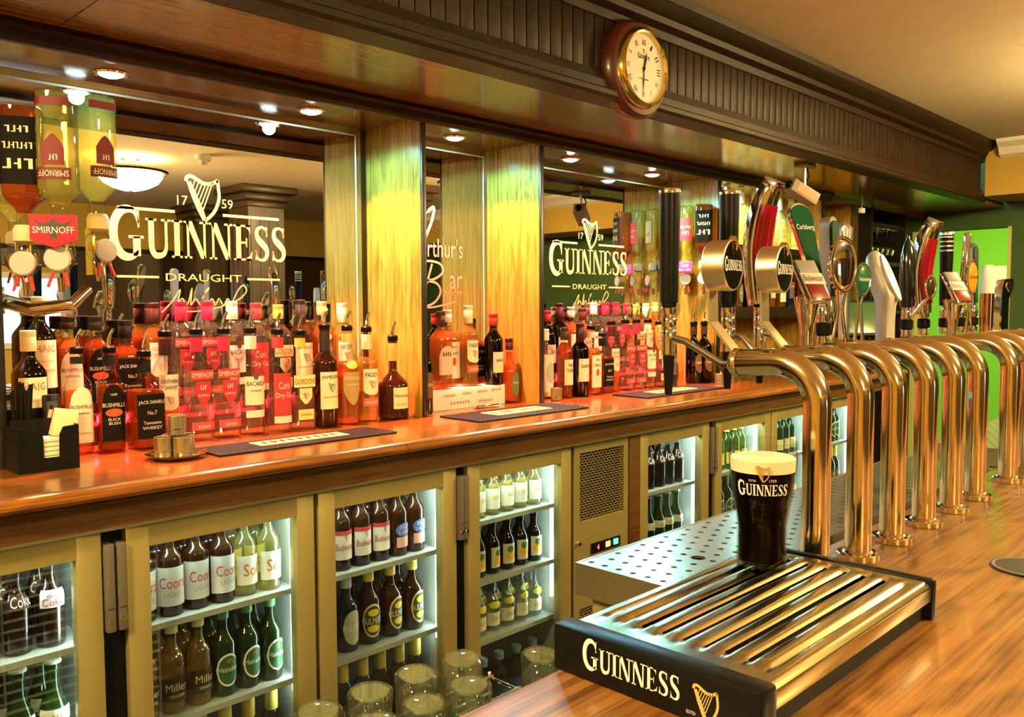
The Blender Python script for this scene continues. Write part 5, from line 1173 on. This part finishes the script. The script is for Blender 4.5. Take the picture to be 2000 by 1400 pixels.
# 4: green lens and chrome oval
stem(T_[3], XS[3], .74, .0); teardrop(T_[3], XS[3], .800, .205, .742, .0, .052, .020, plain('green_enamel', (.0, .055, .018), .4, spec=.02), M_CHROME, [('Carlsberg', .72, .040, .014, M_WHITETXT)], turn=-.5, inset=.92)
def oval_badge(t, X, y, zc, rx, rz, face, rim, txt=None, legs=True, beads=False, tmat=None):
    org = Vector((X, y, z(zc))); ex = Vector((math.cos(-.35), math.sin(-.35), 0)); up = Vector((0, 0, 1)); nv = Vector((math.sin(-.35), -math.cos(-.35), 0))
    mp = lambda a, b, d: tuple(org + ex * a + up * b + nv * d)
    def dome(k, d0, d1, n=6):
        b = MB(); seg = 32; rows = []
        for i in range(n + 1):
            f = i / n; r = k * math.cos(f * PI / 2) if d1 != d0 else k; row = []
            dd = d0 + (d1 - d0) * math.sin(f * PI / 2)
            for q in range(seg): a = 2 * PI * q / seg; row.append(len(b.v)); b.v.append(mp(max(r, .01) * rx * math.cos(a), max(r, .01) * rz * math.sin(a), dd))
            rows.append(row)
        for a_, b_ in zip(rows, rows[1:]):
            for q in range(seg): b.f.append((a_[q], a_[(q + 1) % seg], b_[(q + 1) % seg], b_[q])); b.mi.append(0)
        return b
    bk = dome(1.0, .0, -.012).build('badge_back', rim, t)
    dome(.88, .001, .007).build('badge_face', face, bk)
    rg = MB().tube([mp(rx * .96 * math.cos(2 * PI * q / 32), rz * .96 * math.sin(2 * PI * q / 32), .001) for q in range(33)], .0032, 8).build('badge_rim', rim, bk)
    if beads:
        sp = MB().lathe([(0, -.0026), (.0019, -.0019), (.0026, 0), (.0019, .0019), (0, .0026)], 8).mesh('bead', rim)
        for q in range(28): link('bead', sp, bk, mp(rx * 1.03 * math.cos(2 * PI * q / 28), rz * 1.03 * math.sin(2 * PI * q / 28), -.003))
    if txt: MB().flat2d(fit2d(text2d(txt), width=rx * 1.5, height=rz * .26), lambda x, y: mp(x, y - rz * .1, .0078)).build('lettering', tmat or M_WHITETXT, bk, 0)
    if legs:
        for s in (-1, 1): MB().tube([mp(s * rx * .35, -rz * .9, -.004), mp(s * rx * .15, -rz * 1.6, -.006), mp(s * rx * .5, -(zc + .072), -.006)], [.0028, .003, .004], 8).build('leg', rim, t)
oval_badge(T_[3], XS[3], .703, .080, .034, .054, M_CHROME, metal('warm_chrome', (.85, .72, .52), .08), beads=True)
# 5: silver teardrop and green oval
stem(T_[4], XS[4], .795, .012); teardrop(T_[4], XS[4], .800, .190, .796, .012, .036, .026, plain('dull_green', (.02, .055, .035), .5, spec=.05), M_SILVER, turn=-.1, th=.03, inset=.78)
oval_badge(T_[4], XS[4], .727, .055, .022, .034, col((.01, .10, .045), .3), metal('green_chrome', (.45, .55, .45), .2), 'Heineken', legs=True)
# 6: slant-topped cylinder and satin paddle
MB().lathe([(.012, -.075), (.0125, .0), (.0125, .10), (.0155, .165), (.016, .175)], 24, (XS[5], .828, z(0))).build('handle', M_SILVER, T_[5])
MB().lathe([(0, .012), (.014, .006), (.0165, -.003), (.016, -.01)], 24).build('slant_cap', M_SILVER, T_[5], 35, (XS[5], .828, z(.178)), (.55, 0, 0))
secs = [(-.074, .735, .0185, .0205), (-.03, .735, .0182, .0205), (.0, .7345, .0195, .021), (.022, .735, .0255, .0225), (.045, .744, .0255, .0235), (.07, .7525, .0235, .0240), (.092, .759, .0195, .0230), (.108, .7615, .0150, .0200), (.119, .7615, .0090, .0130), (.123, .7605, .002, .003)]
bb = MB(); rows = []
for q, yc, ry, rx in secs:
    row = []
    for k in range(28): x_, y_ = sect(2 * PI * k / 28, 1.0, .15); row.append(len(bb.v)); bb.v.append((XS[5] + rx * x_, yc + ry * y_, z(q)))
    rows.append(row)
for r0, r1 in zip(rows, rows[1:]):
    for k in range(28): bb.f.append((r0[k], r0[(k + 1) % 28], r1[(k + 1) % 28], r1[k])); bb.mi.append(0)
bb.f.append(tuple(rows[-1])); bb.mi.append(0)
bb.build('paddle', plain('satin_paint', (.60, .57, .52), .35, .4), T_[5], 60)
pa, pb = Vector((0, .7035, .012)), Vector((0, .7465, .114)); pv = (pb - pa) / 2; pc = (pa + pb) / 2; pn = Vector((0, -pv.z, pv.y)).normalized()
def on_face(x, y, d):
    q = pc + pv * y + pn * d; return (XS[5] + x, q.y, z(q.z))
MB().prism([(.0195 * math.cos(2 * PI * k / 28), math.sin(2 * PI * k / 28)) for k in range(28)], -.004, .0015, on_face).build('paddle_face', col((.62, .60, .54), .35), T_[5], 40)
MB().prism([(.0115 * math.cos(2 * PI * k / 16), .32 + .30 * math.sin(2 * PI * k / 16)) for k in range(16)], .0016, .0019, on_face).build('printed_badge', col((.62, .22, .18)), T_[5], 0)
# 7: black bottle handle, small dark oval
stem(T_[6], XS[6], .775, .0)
MB().lathe([(.012, -.004), (.018, .0), (.0185, .07), (.0185, .10), (.016, .128), (.010, .150), (.004, .162), (.003, .17), (0, .172)], 22, (XS[6], .775, z(0))).build('handle', plain('bottle_black', (.010, .014, .012), .1, coat=.5), T_[6])
MB().lathe([(.0125, -.030), (.013, -.004)], 18, (XS[6], .775, z(0))).build('chrome_collar', M_CHROME, T_[6])
oval_badge(T_[6], XS[6], .722, .045, .016, .026, col((.03, .02, .015), .2), M_BRASS, legs=False)
MB().tube([(XS[6], .727, z(.02)), (XS[6], .76, z(-.02)), (XS[6], .776, z(-.05))], [.004, .005, .005], 8).build('badge_arm', M_BRASS, T_[6])
# 8: second red curve and slab
stem(T_[7], XS[7], .785, .0); red_curve(T_[7], XS[7], .785, -.02, .212, 1.4); slab_badge(T_[7], XS[7], .716, .012, s=1.05)
# 9: banded black handle and orange oval
stem(T_[8], XS[8], .782, .0); black_handle(T_[8], XS[8], .782, .0, .195, True)
oval_badge(T_[8], XS[8], .718, .075, .021, .045, col((.62, .27, .015), .3), M_CHROME, 'Bulmers', tmat=M_BLACK)
# 10: chrome bar and white cone
stem(T_[9], XS[9], .788, -.005)
MB().box(-.013, .013, -.009, .009, -.01, .205, .006).build('handle', M_CHROME, T_[9], 35, (XS[9], .788, z(0)), (.06, 0, .4))
MB().lathe([(.017, -.075), (.0185, .03), (.0185, .034)], 24, (XS[9], .722, z(0))).build('chrome_sleeve', metal('copper_chrome', (.75, .42, .30), .08), T_[9])
MB().lathe([(.0182, .032), (.016, .10), (.013, .112), (0, .113)], 24, (XS[9], .722, z(0))).build('white_cone', col((.78, .75, .70), .3), T_[9])
# 11: silver lens and chrome shield
stem(T_[10], XS[10], .80, .0); teardrop(T_[10], XS[10], .805, .185, .80, .0, .040, .024, plain('dull_green', (.02, .055, .035), .5, spec=.05), M_SILVER, turn=-.1, th=.02, inset=.78)
sh = [(-.022, -.07), (.012, -.07), (.012, .02), (.032, .055), (.030, .078), (-.012, .074), (-.022, .05)]
MB().prism(sh, -.010, .010, lambda x, q, d: (XS[10] + x * .9, .722 + d - x * .3, z(q))).build('chrome_shield', M_CHROME, T_[10], 30)
MB().prism([(x * .5 + .006, .02 + (q - .02) * .5 + .02) for x, q in sh[2:]], -.0125, -.0100, lambda x, q, d: (XS[10] + x * .9, .722 + d - x * .3, z(q))).build('gold_emblem', M_GOLD, T_[10], 0)
o = thing('price_tag', 'small white paper tag stuck on the sixth tap column', 'tag', (XS[5], TY, z(-.19)))
MB().add([(-.0206 * math.cos(.9 * k) , .0206 * math.sin(.9 * k), q) for k in (.2, .55, .9) for q in (-.020, .014)], [(0, 2, 3, 1), (2, 4, 5, 3)]).build('paper', col((.82, .80, .74)), o)
MB().box(-.0200, -.0190, .004, .010, -.02, .0, .0002).build('print', col((.6, .1, .1)), o)

# ------------------------------------------------------------------ fourth bay: lit shelves
MB().box(3.556, 4.628, 2.40, 2.418, ZC, BZ).build('oak_back', M_OAK, bpy.data.objects['wall_back'], 0)
for zs, th, nm in ((.300, .028, 'upper'), (-.005, .05, 'lower')):
    o = thing('wooden_shelf', '%s dark wooden shelf of the fourth bay' % nm, 'shelf')
    MB().box(3.557, 4.627, 2.135, 2.399, z(zs) - th, z(zs), .003).build('board', M_APRON, o); MB().box(3.557, 4.627, 2.127, 2.135, z(zs) - th - .004, z(zs) + .003, .002).build('lipping', M_DARKWOOD, o)
spec('white_wine', 'wine_bottle', .290, .0370, .165, .225, .0130, 'clear', 'straw', .85, (.80, .74, .50), .07, 0, [(1.0, .04, .13, (.85, .70, .18), 'rect', [('~4', .10, .045, .014, (.5, .2, .05)), ('~5', .07, .04, .012, (.5, .2, .05))])])
for i in range(7):
    bottle('white_wine', (3.66 + i * .135, 2.23, z(.300)), 'pale wine bottle with yellow label, %s on the upper shelf of the fourth bay' % ORD[i], 'cap', 'bottles of the fourth bay', .0, 16)
kk = ['bird_bourbon', 'round_cognac', 'green_oval', 'port', 'white_coconut', 'malt_carton', 'white_label_bourbon', 'blue_gin', 'square_whiskey']
for i, k in enumerate(kk):
    bottle(k, (3.64 + i * .112, 2.22, z(-.005)), SQ[k] + ' on the lower shelf of the fourth bay', 'cap', 'bottles of the fourth bay', 0, 16)
gpv = MB().lathe([(0, 0), (.028, 0), (.030, .004), (.034, .12), (.0345, .125), (.033, .125), (.028, .01), (0, .008)], 20).mesh('glass_wall', glassy('amber_lit_glass', (.96, .9, .75), refl=.8))
gpb = MB().lathe([(0, .001), (.028, .001), (.029, .009), (0, .009)], 20).mesh('thick_base', MATS['tumbler_base_glass'])
n = 0
for r_ in range(2):
    for i in range(11):
        o = thing('highball_glass', '%s highball glass in the %s row under the fourth bay shelves' % (ORD[i], ['front', 'rear'][r_]), 'glass', (3.70 + i * .08, 2.19 + r_ * .09, ZC), None, 'highball glasses of the fourth bay')
        link('glass_wall', gpv, o); link('thick_base', gpb, o)
o = thing('pinned_leaflet', 'orange printed leaflet pinned to the last divider', 'leaflet', (4.626, 2.22, z(.29)))
MB().box(-.0015, 0, -.08, .08, -.07, .08).build('sheet', col((.75, .45, .22), .6), o, 0)
for a, b, c, d, cc in ((-.07, -.01, .0, .06, (.35, .12, .06)), (.01, .07, -.05, .05, (.85, .75, .5)), (-.07, 0, -.06, -.02, (.2, .1, .06))): MB().box(-.0022, -.0016, a, b, c, d).build('print', col(cc), o, 0)

# ------------------------------------------------------------------ dark cupboards at the far end
o = thing('end_post', 'tall oak post beyond the lit shelf bay', 'post'); MB().box(5.06, 5.13, 2.14, 2.415, 0, BZ + .02, .004).build('post', M_OAK, o); MB().box(5.055, 5.135, 2.136, 2.14, ZC, BZ, .001).build('lipping', M_APRON, o)
o = thing('grooved_panel', 'grooved wood panel coloured as if lit green, beside the glass cupboard', 'panel')
MB().box(5.131, 5.30, 2.20, 2.415, 0, BZ + .02).build('board', M_DGREEN, o, 0)  # wood panel; green light from the doorway is put into its colour
for i in range(5): MB().box(5.15 + i * .03, 5.16 + i * .03, 2.194, 2.2, ZC, z(.25)).build('slat', M_DGREEN, o, 0)
gc = thing('glass_cupboard', 'open dark cupboard with hanging stem glasses at the far end', 'cupboard')
b = MB(); b.box(5.301, 5.325, 2.12, 2.415, 0, BZ + .02); b.box(5.86, 5.885, 2.12, 2.415, 0, BZ + .02); b.box(5.325, 5.86, 2.40, 2.415, 0, BZ + .02); b.build('carcass', M_BLACKWOOD, gc, 0)
for q in (.50, .26, -.05, -.30): MB().box(5.325, 5.86, 2.13, 2.40, z(q), z(q) + .02).build('shelf', M_BLACKWOOD, gc, 0)
wg = MB().lathe([(0, 0), (.030, 0), (.030, -.002), (.004, -.006), (.0035, -.07), (.006, -.078), (.026, -.10), (.033, -.125), (.031, -.165), (.030, -.166), (.031, -.125), (.024, -.102), (0, -.085)], 16).mesh('wine_glass_bowl', glassy('smoky_stemware', (.88, .92, .85), refl=.95))
wf_ = MB().lathe([(.026, -.0025), (.031, -.003), (.031, .0005), (.026, .0)], 16).mesh('foot_rim', MATS['tumbler_base_glass'])
for q, zq in enumerate((.495, .255)):
    for i in range(6):
        o = thing('stem_glass', '%s hanging stem glass on the %s rail of the far cupboard' % (ORD[i], ['upper', 'lower'][q]), 'glass', (5.37 + i * .085, 2.18, z(zq)), None, 'stem glasses in the far cupboard')
        link('wine_glass_bowl', wg, o); link('foot_rim', wf_, o)
mo = thing('till_monitor', 'dark slanted till monitor at the end of the worktop', 'monitor', (4.72, 1.93, ZC))
MB().box(-.05, .05, -.06, .06, 0, .015, .004).build('foot', M_BLACK, mo); MB().tube([(0, .02, .01), (0, .03, .26)], .018, 12).build('stand', M_BLACK, mo)
sc_ = MB().box(-.16, .16, -.012, .018, -.11, .11, .008).build('screen_case', M_BLACKM, mo, 35, (.0, 0, .285), (-.5, 0, -.75))
MB().box(-.145, .145, -.0135, -.0118, -.095, .095, .001).build('screen', plain('green_cast_screen', (.05, .10, .04), .25), sc_)  # dark panel with the far room's green light put into its colour

# ------------------------------------------------------------------ things under the soffit
cc = thing('security_camera', 'grey box security camera hanging from the soffit on a short stem', 'camera', (3.64, 1.755, SZ))
MB().box(-.05, .05, -.03, .03, -.016, 0, .004).build('mount_plate', M_GREY, cc); MB().tube([(0, 0, -.01), (0, 0, -.10)], .007, 10).build('stem', M_SILVER, cc)
bd = MB().box(-.075, .075, -.032, .032, -.028, .028, .004).build('housing', col((.30, .27, .22), .35), cc, 35, (-.005, .01, -.125), (0, .45, -.45))
MB().lathe([(0, -.084), (.016, -.084), (.020, -.076), (.020, -.07)], 18, ax='X').build('lens', M_BLACK, bd); MB().box(-.05, .05, -.0335, -.032, -.018, .018).build('sticker', col((.55, .22, .10)), bd, 0)
MB().tube([(.02, 0, -.012), (.045, .0, -.05), (.02, .01, -.085), (-.06, .035, -.08), (-.085, .045, -.105), (-.07, .03, -.115)], .004, 8).build('cable', M_BLACK, cc)
hs_ = thing('hanging_sensor', 'small pale sensor dangling from a wire under the far soffit', 'sensor', (4.86, 2.0, SZ))
MB().tube([(0, 0, 0), (.0, -.005, -.05), (.01, .01, -.075)], .0018, 6).build('wire', M_WHITE, hs_); MB().box(-.022, .022, -.012, .012, -.105, -.075, .004).build('sensor_body', M_WHITE, hs_)
sg = thing('fire_notice', 'fire action notice with blue and red panels on the green wall', 'sign', (8.397, 2.175, z(.05)))
MB().box(-.004, .0, -.10, .10, -.30, .30).build('board', col((.80, .86, .50), .5), sg, 0)
for s, y0, hh, c in (('Fire action', .0, .05, (.05, .12, .35)), ('on discovering a fire', -.07, .035, (.10, .25, .45)), ('operate the alarm', -.12, .035, (.10, .25, .45)), ('leave by nearest exit', -.17, .035, (.10, .25, .45)), ('do not stop', -.25, .05, (.7, .12, .05))):
    p = MB().box(-.0055, -.0042, -.09, .09, y0, y0 + hh).build('panel', col(c), sg, 0)
    MB().flat2d(fit2d(text2d(s) if s == 'Fire action' else bars2d(14), width=.15, height=hh * .5), lambda x, y: (-.006, -x, y0 + hh * .25 + y)).build('lettering', M_WHITETXT, p, 0)
dup = {k: v for k, v in LABELS.items() if len(v) > 1}
if dup: print('DUPLICATE LABELS', list(dup.items())[:10])
long_ = [k for k in LABELS if len(k.split()) > 16]
if long_: print('LONG', long_[:10])
